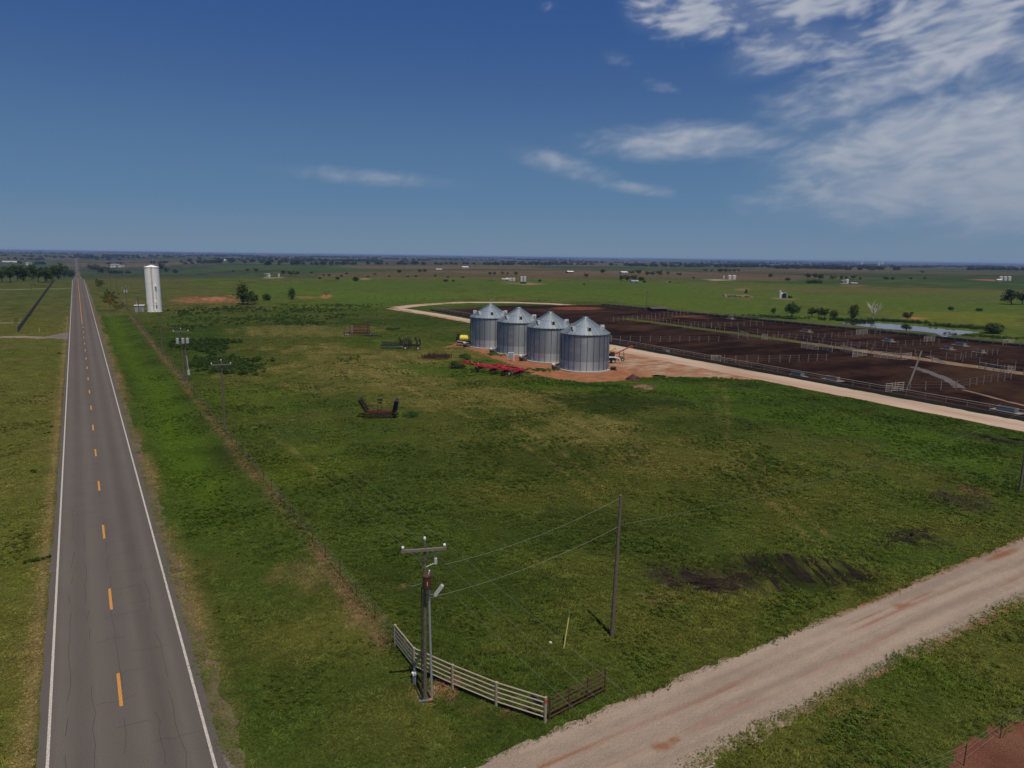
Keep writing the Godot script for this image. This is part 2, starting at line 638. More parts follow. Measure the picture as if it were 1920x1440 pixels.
func build_sky() -> Sky:
	for a in [[1230, 15, 60, 40, 0.6, 0, 0.0], [1330, 18, 90, 40, 0.8, 0, 0.1], [1500, 12, 150, 34, 0.75, 0, 0.1], [1470, 90, 95, 38, 0.72, 0, 0.2], [1590, 75, 70, 34, 0.6, 0, 0.2], [1800, 35, 130, 60, 0.95, 0, 0.2], [1900, 70, 60, 60, 0.7, 0, 0.2], [1700, 130, 220, 55, 0.7, 0, 0.25], [1600, 190, 160, 40, 0.62, 0, 0.3], [1820, 180, 160, 45, 0.5, 0, 0.2],
			[1300, 265, 185, 30, 0.8, 0, 0.0], [1770, 258, 230, 62, 1.0, 0, 0.14], [1880, 225, 110, 60, 0.85, 0, 0.1], [1750, 348, 250, 52, 0.92, 0, 0.05], [1880, 330, 160, 90, 0.95, 0, 0.0], [1480, 382, 150, 20, 0.5, 0, -0.12], [1620, 400, 170, 26, 0.6, 0, -0.05], [1055, 310, 105, 22, 0.62, 0, -0.24], [1190, 352, 90, 14, 0.55, 0, -0.14], [700, 334, 180, 17, 0.56, 0, -0.05],
			[1155, 108, 34, 16, 0.4, 0, -0.2], [1240, 162, 40, 12, 0.4, 0, -0.2], [1090, 254, 26, 8, 0.45, 0, 0.0], [1350, 55, 30, 22, 0.6, 0, 0.3], [1030, 10, 30, 14, 0.32, 0, 0.0], [1430, 320, 120, 50, 0.3, 0, 0.0], [1458, 296, 22, 10, 0.45, 0, 0.0]]:
		var d := sight(a[0], a[1]).normalized()
		var el := asin(d.y)
		blobs.append([atan2(d.x, -d.z), el, a[2] / FOCAL / cos(el), a[3] / FOCAL, a[4], a[5], cos(a[6]), sin(a[6])])
	var im := Image.create_empty(1024, 256, false, Image.FORMAT_RGB8)
	sky_pixels(im, 0, 0, 1024, 256, 1024, 512)
	im.resize(4096, 1024, Image.INTERPOLATE_CUBIC)
	var full := Image.create_empty(4096, 2048, false, Image.FORMAT_RGB8)
	full.fill(Color(0.42, 0.5, 0.6))
	full.blit_rect(im, Rect2i(0, 0, 4096, 1024), Vector2i(0, 0))
	for part_ in [[-160, 160], [0, 900]]:  # the same sky at full resolution round the highway's direction
		var fine := Image.create_empty(part_[1], 420, false, Image.FORMAT_RGB8)
		sky_pixels(fine, part_[0], 604, part_[1], 420, 4096, 2048)
		full.blit_rect(fine, Rect2i(0, 0, part_[1], 420), Vector2i(posmod(part_[0], 4096), 604))
	var pm := PanoramaSkyMaterial.new()
	pm.panorama = ImageTexture.create_from_image(full)
	pm.energy_multiplier = 1.0
	var s := Sky.new()
	s.sky_material = pm
	return s

# ---------------------------------------------------------------- plants
func leaf_crown(m: MB, o: Vector3, R: Vector3, clumps: int, leaves: int, leaf: float, clump: float, c0: Color, c1: Color) -> void:
	# clumps of leaf-sized faces spread through the outer part of the crown, with gaps between them
	for k in clumps:
		var d := Vector3(rng.randfn(), rng.randfn(), rng.randfn()).normalized()
		var s := pow(rng.randf(), 0.45)
		var p := o + d * R * s
		var cs := clump * rng.randf_range(0.6, 1.3)
		var tone := rng.randf()
		for q in leaves:
			var e := p + Vector3(rng.randfn(), rng.randfn() * 0.7, rng.randfn()) * cs * 0.5
			var a := Vector3(rng.randfn(), rng.randfn() * 0.6, rng.randfn()).normalized()
			var b := a.cross(Vector3(rng.randfn(), rng.randfn(), rng.randfn())).normalized()
			var l := leaf * rng.randf_range(0.6, 1.4)
			m.col = c0.lerp(c1, clampf(tone * 0.7 + rng.randf() * 0.4, 0, 1))
			m.tri(e - a * l, e + b * l * 0.7, e + a * l)
			m.tri(e - a * l, e + a * l, e - b * l * 0.5)

func leaf_mat() -> StandardMaterial3D:
	if mats.has("leaf"): return mats["leaf"]
	var m := StandardMaterial3D.new()
	m.resource_name = "leaf"
	m.metallic_specular = 0.12
	m.vertex_color_use_as_albedo = true
	m.roughness = 0.7
	m.cull_mode = BaseMaterial3D.CULL_DISABLED
	m.backlight_enabled = true
	m.backlight = Color(0.25, 0.3, 0.1)
	mats["leaf"] = m
	return m

func trunk_mesh(h: float, r: float, limbs: int, spread: float) -> MB:
	var m := MB.new()
	var lean := Vector3(rng.randf_range(-0.06, 0.06), 0, rng.randf_range(-0.06, 0.06)) * h
	m.tube(Vector3.DOWN * 0.1, Vector3.UP * h * 0.45 + lean, r, r * 0.65, 7)
	m.tube(Vector3.UP * h * 0.45 + lean, Vector3.UP * h * 0.85 + lean, r * 0.65, r * 0.15, 6)
	for k in limbs:
		var a := TAU * k / limbs + rng.randf()
		var s := Vector3.UP * h * rng.randf_range(0.25, 0.5) + lean * 0.6
		var e := s + Vector3(cos(a) * spread, h * rng.randf_range(0.2, 0.35), sin(a) * spread)
		m.tube(s, e, r * 0.45, r * 0.1, 5)
	return m

var protos := {}

func make_protos() -> void:
	# unit trees, one metre high; scaled where they stand
	var bark := mat("bark", Color(0.09, 0.075, 0.06), 0.95)
	for k in 9:
		var o := Node3D.new()
		var m := MB.new()
		m.use_col = true
		var c0 := Color(0.040, 0.064, 0.020)
		var c1 := Color(0.058, 0.088, 0.026)
		var tr := trunk_mesh(0.8, 0.03, 6, 0.25)
		if k < 3:  # round broadleaf
			for q in 7:
				var an := q * 2.4 + k
				var rr := rng.randf_range(0.12, 0.27)
				leaf_crown(m, Vector3(cos(an) * rr, 0.36 + q * 0.075 + rng.randf_range(-0.08, 0.08), sin(an) * rr), Vector3(1, 0.8, 1) * rng.randf_range(0.15, 0.24), 15, 15, 0.034, 0.12, c0, c1)
		elif k < 5:  # tall, loose
			leaf_crown(m, Vector3(0, 0.55, 0), Vector3(0.26, 0.45, 0.26), 64, 14, 0.034, 0.13, c0, c1)
			leaf_crown(m, Vector3(0.1, 0.4, 0.05), Vector3(0.25, 0.25, 0.2), 18, 14, 0.034, 0.13, c0, c1)
		elif k < 7:  # low spreading bush, leaves to the ground
			leaf_crown(m, Vector3(0, 0.45, 0), Vector3(0.5, 0.47, 0.5), 110, 16, 0.05, 0.2, c0, c1)
			tr = trunk_mesh(0.5, 0.03, 6, 0.25)
		elif k == 7:  # juniper
			for q in 9:
				leaf_crown(m, Vector3(0, 0.08 + q * 0.1, 0), Vector3(0.33, 0.08, 0.33) * (1.05 - q * 0.1), 14, 12, 0.03, 0.09, Color(0.040, 0.058, 0.026), Color(0.046, 0.064, 0.028))
		else:  # multi-stemmed, wide
			leaf_crown(m, Vector3(-0.35, 0.58, 0), Vector3(0.3, 0.3, 0.3), 45, 15, 0.04, 0.15, c0, c1)
			leaf_crown(m, Vector3(0.3, 0.55, 0.1), Vector3(0.34, 0.3, 0.3), 45, 15, 0.04, 0.15, c0, c1)
			leaf_crown(m, Vector3(0, 0.7, -0.1), Vector3(0.34, 0.28, 0.3), 50, 15, 0.04, 0.15, c0, c1)
			tr = trunk_mesh(0.75, 0.045, 9, 0.42)
		put(o, "trunk", tr.mesh(bark))
		put(o, "crown", m.mesh(leaf_mat()))
		protos[k] = o

func tree(px: float, py: float, hpx: float, wpx: float, kind: int, label: String, group := "", called := "tree", category := "tree") -> void:
	var p := gp(px, py)
	var m := mpp(p)
	var o: Node3D = protos[kind].duplicate()
	o.name = numbered(called)
	add_child(o)
	var wide: float = [0.9, 0.9, 0.9, 0.62, 0.62, 1.05, 1.05, 0.66, 1.5][kind]
	var h := hpx * m
	o.transform = Transform3D(Basis(Vector3.UP, rng.randf() * TAU) * Basis.from_scale(Vector3(wpx * m / wide, h, wpx * m / wide)), p)
	tag(o, label, category, group)

func tuft_mesh(blades: int, h: float, w: float, spread: float) -> ArrayMesh:
	var m := MB.new()
	m.use_col = true
	for k in blades:
		var a := rng.randf() * TAU
		var o := Vector3(cos(a), 0, sin(a)) * spread * sqrt(rng.randf())
		var d := Vector3(cos(a + rng.randfn() * 0.7), 0, sin(a + rng.randfn() * 0.7))
		var s := Vector3(-d.z, 0, d.x) * w * rng.randf_range(0.6, 1.3)
		var hh := h * rng.randf_range(0.5, 1.15)
		m.col = G(1.0).lerp(Color(1.25, 1.15, 0.95), rng.randf()) * rng.randf_range(0.75, 1.1)
		var mid := o + Vector3.UP * hh * 0.62 + d * hh * 0.25
		var tip := o + Vector3.UP * hh * 0.9 + d * hh * 0.8
		var up := (Vector3.UP * 1.2 + d * 0.5).normalized()
		m.q4(o - s, o + s, mid + s * 0.8, mid - s * 0.8, up, up, up, up)
		m.q4(mid - s * 0.8, mid + s * 0.8, tip, tip, up, up, up, up)
	return m.mesh(leaf_mat())

func scatter(called: String, me: Mesh, spots: PackedFloat32Array, label: String, category: String) -> void:  # 16 numbers a copy
	var mm := MultiMesh.new()
	mm.transform_format = MultiMesh.TRANSFORM_3D
	mm.use_colors = true
	mm.mesh = me
	mm.instance_count = spots.size() / 16
	mm.buffer = spots
	var o := MultiMeshInstance3D.new()
	o.name = numbered(called)
	o.multimesh = mm
	add_child(o)
	tag(o, label, category, "", "stuff")

func spot(buf: PackedFloat32Array, p: Vector3, sc: Vector3, c: Color) -> void:
	var a := rng.randf() * TAU
	var cs := cos(a)
	var sn := sin(a)
	buf.append_array(PackedFloat32Array([cs * sc.x, 0, sn * sc.z, p.x, 0, sc.y, 0, p.y, -sn * sc.x, 0, cs * sc.z, p.z, c.r, c.g, c.b, 1]))

func build_grass() -> void:
	var bufs := [PackedFloat32Array(), PackedFloat32Array(), PackedFloat32Array()]
	for ring in [[22, 45, 85.0, 0.85, 1.0], [45, 75, 44.0, 1.0, 0.8], [75, 120, 17.0, 1.25, 0.55], [120, 180, 6.5, 1.7, 0.4], [180, 300, 1.6, 2.6, 0.3]]:
		var lo := deg_to_rad(-10.0)
		var hi := deg_to_rad(72.0)
		var cnt := int((ring[1] * ring[1] - ring[0] * ring[0]) * 0.5 * (hi - lo) * ring[2])
		for k in cnt:
			var r := sqrt(rng.randf_range(ring[0] * ring[0], ring[1] * ring[1]))
			var az := rng.randf_range(lo, hi)
			var x := r * sin(az)
			var z := -r * cos(az)
			if (x > 104 and z > -255) or x < -22 or (x > 13.5 and z > -18 and r > 60): continue
			var c := gcol_at(x + rng.randf_range(-0.3, 0.3), z + rng.randf_range(-0.3, 0.3))
			if c.a < rng.randf(): continue
			var n := nb.get_noise_2d(x * 3, z * 3)
			if rng.randf() < 0.25 + n * 0.6 - c.a * 0.1 and r < 75: continue
			var s = rng.randf_range(0.55, 1.2) * (1.0 + n * 0.7) * ring[3]
			var hgt = s * (0.4 if x < 13 else 0.75) * ring[4]
			if rng.randf() < 0.015 and r < 75: hgt *= 1.7
			var tone := (0.6 + 1.05 * pow(rng.randf(), 1.3)) * 1.25 * (1.0 + 0.35 * nc.get_noise_2d(x * 2.5, z * 2.5))
			spot(bufs[rng.randi() % 3], Vector3(x, T(x, z) - 0.01, z), Vector3(s, hgt, s), Color(c.r * tone * rng.randf_range(0.9, 1.15), c.g * tone, c.b * tone))
	for k in 3:
		scatter("grass", tuft_mesh(10, 0.19, 0.015, 0.13 + k * 0.03), bufs[k], ["short pasture grass growing over verge and field", "longer clumps of pasture grass over verge and field", "spreading blades of pasture grass over verge and field"][k], "grass")
		print("grass ", bufs[k].size() / 16)

func build_weeds() -> void:  # taller leafy weeds in patches through the pasture and verge
	var buf := PackedFloat32Array()
	for k in 90000:
		var r := 22.0 + 118.0 * pow(rng.randf(), 1.3)
		var az := rng.randf_range(-0.17, 1.26)
		var x := r * sin(az)
		var z := -r * cos(az)
		if x > 102 or x < -16 or (x > -4.6 and x < 5.4) or (x > 10 and z > -24.6 and z < -17.2): continue
		var c := gcol_at(x, z)
		if c.a < 0.6: continue
		var n := nb.get_noise_2d(x * 1.6 + 300, z * 1.6) + 0.5 * na.get_noise_2d(x * 3, z * 3)
		if n < -0.12 + 0.75 * rng.randf() - (0.05 if x > 14 else 0.0): continue
		var h := rng.randf_range(0.10, 0.24) * (0.75 if x < 13 else 1.0) * (1.0 + n)
		var g := c.lerp(Color(0.042, 0.088, 0.011), 0.35) * rng.randf_range(0.75, 1.5)
		if rng.randf() < 0.1: g = Color(0.09, 0.105, 0.015) * rng.randf_range(0.7, 1.2)
		spot(buf, on(x, z, -0.02), Vector3(h * 1.3, h, h * 1.3), g)
	print("weeds ", buf.size() / 16)
	var m := MB.new()
	m.use_col = true
	leaf_crown(m, Vector3(0, 0.45, 0), Vector3(0.5, 0.4, 0.5), 11, 6, 0.13, 0.3, G(0.8), G(1.3))
	scatter("weeds", m.mesh(leaf_mat()), buf, "leafy green weeds standing in patches through the grass", "weeds")

func brush(areas: Array, label: String) -> void:  # a low thicket of weeds that reads as one mass
	var buf := PackedFloat32Array()
	for a in areas:
		var o := gp(a[0], a[1])
		var m := mpp(o)
		var dist := Vector2(o.x, o.z).length()
		var away := Vector3(o.x, 0, o.z).normalized()
		var side := Vector3(-away.z, 0, away.x)
		var ra: float = a[2] * m
		var rb: float = minf(a[3] * m * dist / CAM_H, dist * 0.4)
		for k in int(a[4]):
			var t := rng.randf() * TAU
			var s := pow(rng.randf(), 0.7) * (0.85 + 0.8 * nb.get_noise_2d(cos(t) * 30 + o.x, sin(t) * 30))
			var p := o + side * ra * cos(t) * s + away * rb * sin(t) * s
			var h: float = a[5] * rng.randf_range(0.5, 1.3)
			var c: Color = a[6]
			spot(buf, on(p.x, p.z), Vector3(h * 1.5, h, h * 1.5), c * rng.randf_range(0.7, 1.35))
	var m2 := MB.new()
	m2.use_col = true
	leaf_crown(m2, Vector3(0, 0.4, 0), Vector3(0.5, 0.42, 0.5), 16, 10, 0.09, 0.25, G(0.75), G(1.25))
	scatter("brush", m2.mesh(leaf_mat()), buf, label, "brush")

# ---------------------------------------------------------------- made things
func galv(k: int) -> StandardMaterial3D:
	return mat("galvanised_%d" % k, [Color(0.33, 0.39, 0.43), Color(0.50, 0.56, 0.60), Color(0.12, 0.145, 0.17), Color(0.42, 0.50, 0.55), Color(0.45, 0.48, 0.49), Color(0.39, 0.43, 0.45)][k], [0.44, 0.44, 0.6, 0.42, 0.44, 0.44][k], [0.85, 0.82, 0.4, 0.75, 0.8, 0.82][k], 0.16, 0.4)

func make_bin(label: String, at: Vector3) -> Node3D:
	var o := thing("grain_bin", label, "grain bin", at, 0.12, "four corrugated steel grain bins in a row")
	var R := 4.62
	var cols := 24
	var rings := 8
	var hh := 6.75 / rings
	part(o, "foundation", MB.new().lathe(Vector3.ZERO, [Vector2(5.0, -0.2), Vector2(5.0, 0.2), Vector2(4.95, 0.25), Vector2(0.1, 0.25)], 48), mat("bin_concrete", Color(0.5, 0.44, 0.38), 0.9, 0, 0.25))
	var sm := MB.new()
	var waves := 7
	for j in waves * 2:
		for i in 3:
			var p := []
			var nn := []
			for e in [[i, j], [i + 1, j], [i + 1, j + 1], [i, j + 1]]:
				var t: float = (e[0] / 3.0 - 0.5) * TAU / cols
				var ph: float = e[1] * PI
				var rr: float = R + 0.012 * cos(ph)
				var dv := Vector3(sin(t), 0, cos(t))
				p.append(dv * rr + Vector3.UP * (hh * e[1] / (waves * 2.0)))
				nn.append(dv)
			var slope := (p[3] as Vector3 - p[0] as Vector3).normalized()
			for q in 4: nn[q] = ((nn[q] as Vector3) - slope * (nn[q] as Vector3).dot(slope)).normalized()
			sm.q4(p[0], p[1], p[2], p[3], nn[0], nn[1], nn[2], nn[3])
	var meshes := []
	for k in 6: meshes.append(sm.mesh(galv(k)))
	for j in rings:
		for i in cols:
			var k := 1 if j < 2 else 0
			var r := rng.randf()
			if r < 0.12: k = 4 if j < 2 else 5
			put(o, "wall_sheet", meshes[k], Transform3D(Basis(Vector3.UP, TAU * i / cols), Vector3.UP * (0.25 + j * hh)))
	var st := MB.new().box(Vector3(0, 3.375, R + 0.045), Vector3(0.085, 6.75, 0.05)).mesh(galv(2))
	for i in cols:
		put(o, "stiffener", st, Transform3D(Basis(Vector3.UP, TAU * (i + 0.5) / cols), Vector3.UP * 0.25))
	# roof: ribbed wedges from the eave to the collar
	var np := 36
	var wd := MB.new()
	var a := TAU / np / 2
	var lo := [Vector3(-sin(a) * 4.76, 6.9, cos(a) * 4.76), Vector3(sin(a) * 4.76, 6.9, cos(a) * 4.76)]
	var hi := [Vector3(-sin(a) * 0.6, 9.55, cos(a) * 0.6), Vector3(sin(a) * 0.6, 9.55, cos(a) * 0.6)]
	wd.quad(lo[0], lo[1], hi[1], hi[0])
	wd.quad(lo[1] + Vector3.DOWN * 0.05, lo[1], lo[0], lo[0] + Vector3.DOWN * 0.05)
	wd.beam(lo[0] + Vector3.UP * 0.02, hi[0] + Vector3.UP * 0.02, 0.10, 0.17)
	var wm := [wd.mesh(galv(3)), wd.mesh(galv(0)), wd.mesh(galv(5))]
	for i in np:
		put(o, "roof_panel", wm[[0, 0, 1, 0, 2, 0, 0][(i * 5) % 7]], Transform3D(Basis(Vector3.UP, TAU * i / np), Vector3.ZERO))
	part(o, "eave_ring", MB.new().lathe(Vector3.ZERO, [Vector2(4.6, 6.72), Vector2(4.72, 6.78), Vector2(4.77, 6.86)], 48), galv(2))
	part(o, "roof_ring", MB.new().lathe(Vector3.ZERO, [Vector2(2.75, 8.25), Vector2(2.72, 8.29)], 36), galv(2))
	var cap := part(o, "roof_cap", MB.new().lathe(Vector3.ZERO, [Vector2(0.68, 9.48), Vector2(0.66, 9.8), Vector2(0.6, 9.86), Vector2(0.02, 9.98)], 20), galv(0))
	put(cap, "cap_latch", MB.new().box(Vector3(0.2, 9.98, 0.3), Vector3(0.12, 0.1, 0.3)).mesh(galv(2)))
	var vb := MB.new()  # hoods open towards the eave
	for x in [-0.24, 0.24]: vb.box(Vector3(x, 0.3, 0.05), Vector3(0.03, 0.62, 0.75))
	vb.box(Vector3(0, 0.62, 0.05), Vector3(0.51, 0.03, 0.75)).box(Vector3(0, 0.36, -0.31), Vector3(0.45, 0.5, 0.03))
	var vent := vb.mesh(mat("vent_zinc", Color(0.62, 0.64, 0.66), 0.5, 0.3))
	var throat := MB.new().box(Vector3(0, 0.33, -0.16), Vector3(0.44, 0.5, 0.04)).mesh(galv(2))
	for i in 7:
		var t := TAU * i / 7.0 + 0.35
		var q := put(o, "roof_vent", vent, Transform3D(Basis(Vector3.UP, t), Vector3(sin(t) * 3.55, 7.66, cos(t) * 3.55)))
		put(q, "vent_screen", throat)
	# inspection hatch, roof ladder and wall ladder on the yard side
	var ht := 1.75
	var hb := Transform3D(Basis(Vector3.UP, ht), Vector3.ZERO)
	var hm := MB.new()
	hm.xf = hb
	hm.lathe(Vector3(0, 7.55, 4.05), [Vector2(0.5, -0.1), Vector2(0.5, 0.3), Vector2(0.46, 0.36), Vector2(0.01, 0.42)], 16, Basis(Vector3.RIGHT, 0.56))
	part(o, "roof_hatch", hm, mat("vent_zinc", Color.WHITE))
	var rl := MB.new()
	rl.xf = Transform3D(Basis(Vector3.UP, ht + 0.22), Vector3.ZERO)
	for s in [-0.22, 0.22]: rl.tube(Vector3(s, 7.08, 4.75), Vector3(s, 9.7, 0.65), 0.025, 0.025, 5)
	for k in 13: rl.tube(Vector3(-0.22, 7.08 + k * 0.2, 4.75 - k * 0.315), Vector3(0.22, 7.08 + k * 0.2, 4.75 - k * 0.315), 0.02, 0.02, 5)
	part(o, "roof_ladder", rl, galv(2))
	var wl := MB.new()
	wl.xf = Transform3D(Basis(Vector3.UP, ht + 0.22), Vector3.ZERO)
	for s in [-0.22, 0.22]: wl.tube(Vector3(s, 0.6, 4.85), Vector3(s, 7.4, 4.9), 0.025, 0.025, 5)
	for k in 20: wl.tube(Vector3(-0.22, 0.8 + k * 0.33, 4.86), Vector3(0.22, 0.8 + k * 0.33, 4.86), 0.018, 0.018, 5)
	part(o, "wall_ladder", wl, galv(2))
	return o

func bin_fan(at: Vector3, turn: float, label: String) -> void:
	var o := thing("aeration_fan", label, "fan", at, turn, "aeration fans at the feet of the grain bins")
	var ax := Basis(Vector3(0, 1, 0), Vector3(1, 0, 0), Vector3(0, 0, -1))
	part(o, "fan_housing", MB.new().lathe(Vector3(-0.55, 0.55, 0), [Vector2(0.02, 0), Vector2(0.45, 0), Vector2(0.5, 0.05), Vector2(0.5, 0.6), Vector2(0.3, 0.8)], 18, ax), mat("fan_black", Color(0.03, 0.03, 0.035), 0.6))
	part(o, "transition_duct", MB.new().box(Vector3(0.55, 0.42, 0), Vector3(0.9, 0.55, 0.7)), galv(2))
	part(o, "motor_cover", MB.new().box(Vector3(-0.35, 1.06, 0), Vector3(0.55, 0.22, 0.55)).box(Vector3(-0.35, 1.18, 0), Vector3(0.42, 0.08, 0.42)), mat("fan_white", Color(0.75, 0.75, 0.74), 0.5))
	part(o, "skid", MB.new().box(Vector3(-0.1, 0.04, 0.25), Vector3(1.1, 0.08, 0.1)).box(Vector3(-0.1, 0.04, -0.25), Vector3(1.1, 0.08, 0.1)), galv(2))

func wheel(p: Node, at: Vector3, r: float, w: float, ax: Vector3, rimc := Color(0.6, 0.6, 0.58)) -> void:
	var y := ax.normalized()
	var x := Vector3.UP if absf(y.y) < 0.9 else Vector3.RIGHT
	x = (x - y * x.dot(y)).normalized()
	var b := Basis(x, y, x.cross(y))
	var m := MB.new().lathe(at, [Vector2(r * 0.55, -w * 0.4), Vector2(r * 0.85, -w * 0.5), Vector2(r, -w * 0.3), Vector2(r, w * 0.3), Vector2(r * 0.85, w * 0.5), Vector2(r * 0.55, w * 0.4)], 18, b)
	var t := put(p, "wheel", m.mesh(mat("tyre", Color(0.022, 0.022, 0.022), 0.9)))
	put(t, "rim", MB.new().lathe(at, [Vector2(0.01, -w * 0.3), Vector2(r * 0.57, -w * 0.36), Vector2(r * 0.57, w * 0.36), Vector2(0.01, w * 0.3)], 14, b).mesh(mat("rim_%s" % rimc.to_html(), rimc, 0.5, 0.2)))

func disc_gang(p: Node, a: Vector3, b: Vector3, n: int, r: float, mt: Material, called := "disc_gang") -> void:
	var m := MB.new()
	var ax := (b - a).normalized()
	var x := (Vector3.UP - ax * Vector3.UP.dot(ax))
	x = Vector3.RIGHT if x.length() < 0.01 else x.normalized()
	var B := Basis(x, ax, x.cross(ax))
	m.tube(a, b, 0.04, 0.04, 6)
	for k in n:
		var o := a.lerp(b, (k + 0.5) / n)
		m.lathe(o, [Vector2(0.03, -0.03), Vector2(r * 0.6, -0.01), Vector2(r, 0.05), Vector2(r, 0.056), Vector2(r * 0.6, 0.0), Vector2(0.03, 0.0)], 12, B)
	put(p, called, m.mesh(mt))

func pole(called: String, label: String, at: Vector3, h: float, group: String, arm := 0.0, lean := Vector3.ZERO, r := 0.125) -> Node3D:
	var o := thing(called, label, "utility pole", at, 0.0, group)
	part(o, "shaft", MB.new().tube(Vector3.DOWN * 0.3, Vector3.UP * h * 0.5 + lean * 0.5, r, r * 0.85, 10).tube(Vector3.UP * h * 0.5 + lean * 0.5, Vector3.UP * h + lean, r * 0.85, r * 0.65, 10), mat("pole_wood", Color(0.21, 0.17, 0.14), 0.95, 0, 0.45, 0.8))
	if arm > 0:
		var y := h - 0.45
		part(o, "crossarm", MB.new().box(Vector3(0, y, 0.17), Vector3(arm, 0.13, 0.1)), mat("arm_wood", Color(0.24, 0.21, 0.185), 0.95, 0, 0.35, 1.2))
		for s in [-0.46, 0.46]:
			part(o, "insulator", MB.new().lathe(Vector3(s * arm, y + 0.06, 0.17), [Vector2(0.025, 0), Vector2(0.025, 0.06), Vector2(0.065, 0.08), Vector2(0.07, 0.14), Vector2(0.04, 0.19), Vector2(0.01, 0.2)], 10), mat("porcelain", Color(0.7, 0.71, 0.72), 0.3))
		part(o, "insulator", MB.new().lathe(Vector3(lean.x, h + lean.y, lean.z), [Vector2(0.03, 0), Vector2(0.06, 0.05), Vector2(0.06, 0.12), Vector2(0.035, 0.17), Vector2(0.01, 0.18)], 10), mat("porcelain", Color.WHITE))
		for s in [-1, 1]:
			part(o, "arm_brace", MB.new().beam(Vector3(s * arm * 0.28, y - 0.04, 0.2), Vector3(0, y - 0.6, 0.16), 0.03, 0.02), galv(2))
	return o

func wire(label: String, a: Vector3, b: Vector3, sag: float, r := 0.0032, called := "power_line", group := "overhead wires along the highway fence") -> void:
	var pts := []
	for k in 15:
		var t := k / 14.0
		pts.append(a.lerp(b, t) + Vector3.DOWN * sag * 4 * t * (1 - t))
	tag(put(self, called, MB.new().line(pts, r, 5).mesh(mat("wire", Color(0.25, 0.25, 0.24), 0.6, 0.2))), label, "wire", group)

func post_fence(called: String, label: String, group: String, pts: Array, space: float, h: float, r: float, rails: Array, mt: Material, rm: Material, rr := 0.02, skip := 0.0, square := false) -> Node3D:
	var o := thing(called, label, "fence", pts[0], 0.0, group)
	var pm := MB.new()
	if square: pm.box(Vector3(0, h / 2 - 0.1, 0), Vector3(r * 2, h + 0.2, r * 2))
	else: pm.tube(Vector3.DOWN * 0.2, Vector3.UP * h, r, r * 0.9, 7)
	var me := pm.mesh(mt)
	var hs := []
	for s in pts.size() - 1:
		var n := maxi(1, roundi(pts[s].distance_to(pts[s + 1]) / space))
		for k in n + (1 if s == pts.size() - 2 else 0):
			var q: Vector3 = pts[s].lerp(pts[s + 1], float(k) / n)
			q = on(q.x, q.z) - pts[0]
			hs.append(q)
			if rng.randf() < skip: continue
			var tilt := Basis(Vector3(rng.randfn(), 0, rng.randfn()).normalized(), rng.randfn() * 0.035)
			put(o, "post", me, Transform3D(tilt * Basis.from_scale(Vector3(1, rng.randf_range(0.93, 1.07), 1)), q))
	for y in rails:
		var m := MB.new()
		for k in hs.size() - 1: m.tube(hs[k] + Vector3.UP * y, hs[k + 1] + Vector3.UP * y, rr, rr, 5, false)
		part(o, "wire" if rr < 0.02 else "rail", m, rm)
	return o

func pen_gate(label: String, group: String, a: Vector3, b: Vector3, h := 1.35, rails := 5, mt: Material = null, called := "pen_gate") -> void:
	var m := mt if mt else mat("pale_pipe", Color(0.48, 0.44, 0.39), 0.75, 0, 0.25)
	var o := thing(called, label, "gate", a, 0.0, group)
	var e := b - a
	for k in rails: part(o, "rail", MB.new().tube(Vector3.UP * (0.2 + (h - 0.25) * k / (rails - 1.0)), e + Vector3.UP * (0.2 + (h - 0.25) * k / (rails - 1.0)), 0.035, 0.035, 6), m)
	var n := maxi(2, roundi(e.length() / 1.6))
	for k in n + 1: part(o, "upright", MB.new().tube(e * k / n + Vector3.DOWN * 0.1, e * k / n + Vector3.UP * (h + 0.05), 0.05, 0.05, 7), m)

func trough(label: String, at: Vector3, turn: float, l: float, steel: bool) -> void:
	var o := thing("water_trough", label, "water trough", at, turn, "cattle water troughs in the pens")
	var m := mat("trough_concrete", Color(0.24, 0.22, 0.20), 0.9, 0, 0.25)
	part(o, "apron_slab", MB.new().box(Vector3(0, 0.05, 0), Vector3(l * 1.6, 0.12, 1.7)), m)
	var b := MB.new()
	var t := mat("trough_steel", Color(0.19, 0.235, 0.26), 0.5, 0.3) if steel else m
	for s in [-1, 1]:
		b.box(Vector3(0, 0.42, s * 0.45), Vector3(l, 0.62, 0.09)).box(Vector3(s * (l / 2 - 0.045), 0.42, 0), Vector3(0.09, 0.62, 0.81))
	b.box(Vector3(0, 0.15, 0), Vector3(l - 0.18, 0.08, 0.81))
	part(o, "tank_wall", b, t)
	part(o, "water", MB.new().box(Vector3(0, 0.6, 0), Vector3(l - 0.2, 0.02, 0.8)), mat("trough_water", Color(0.03, 0.04, 0.045), 0.05))

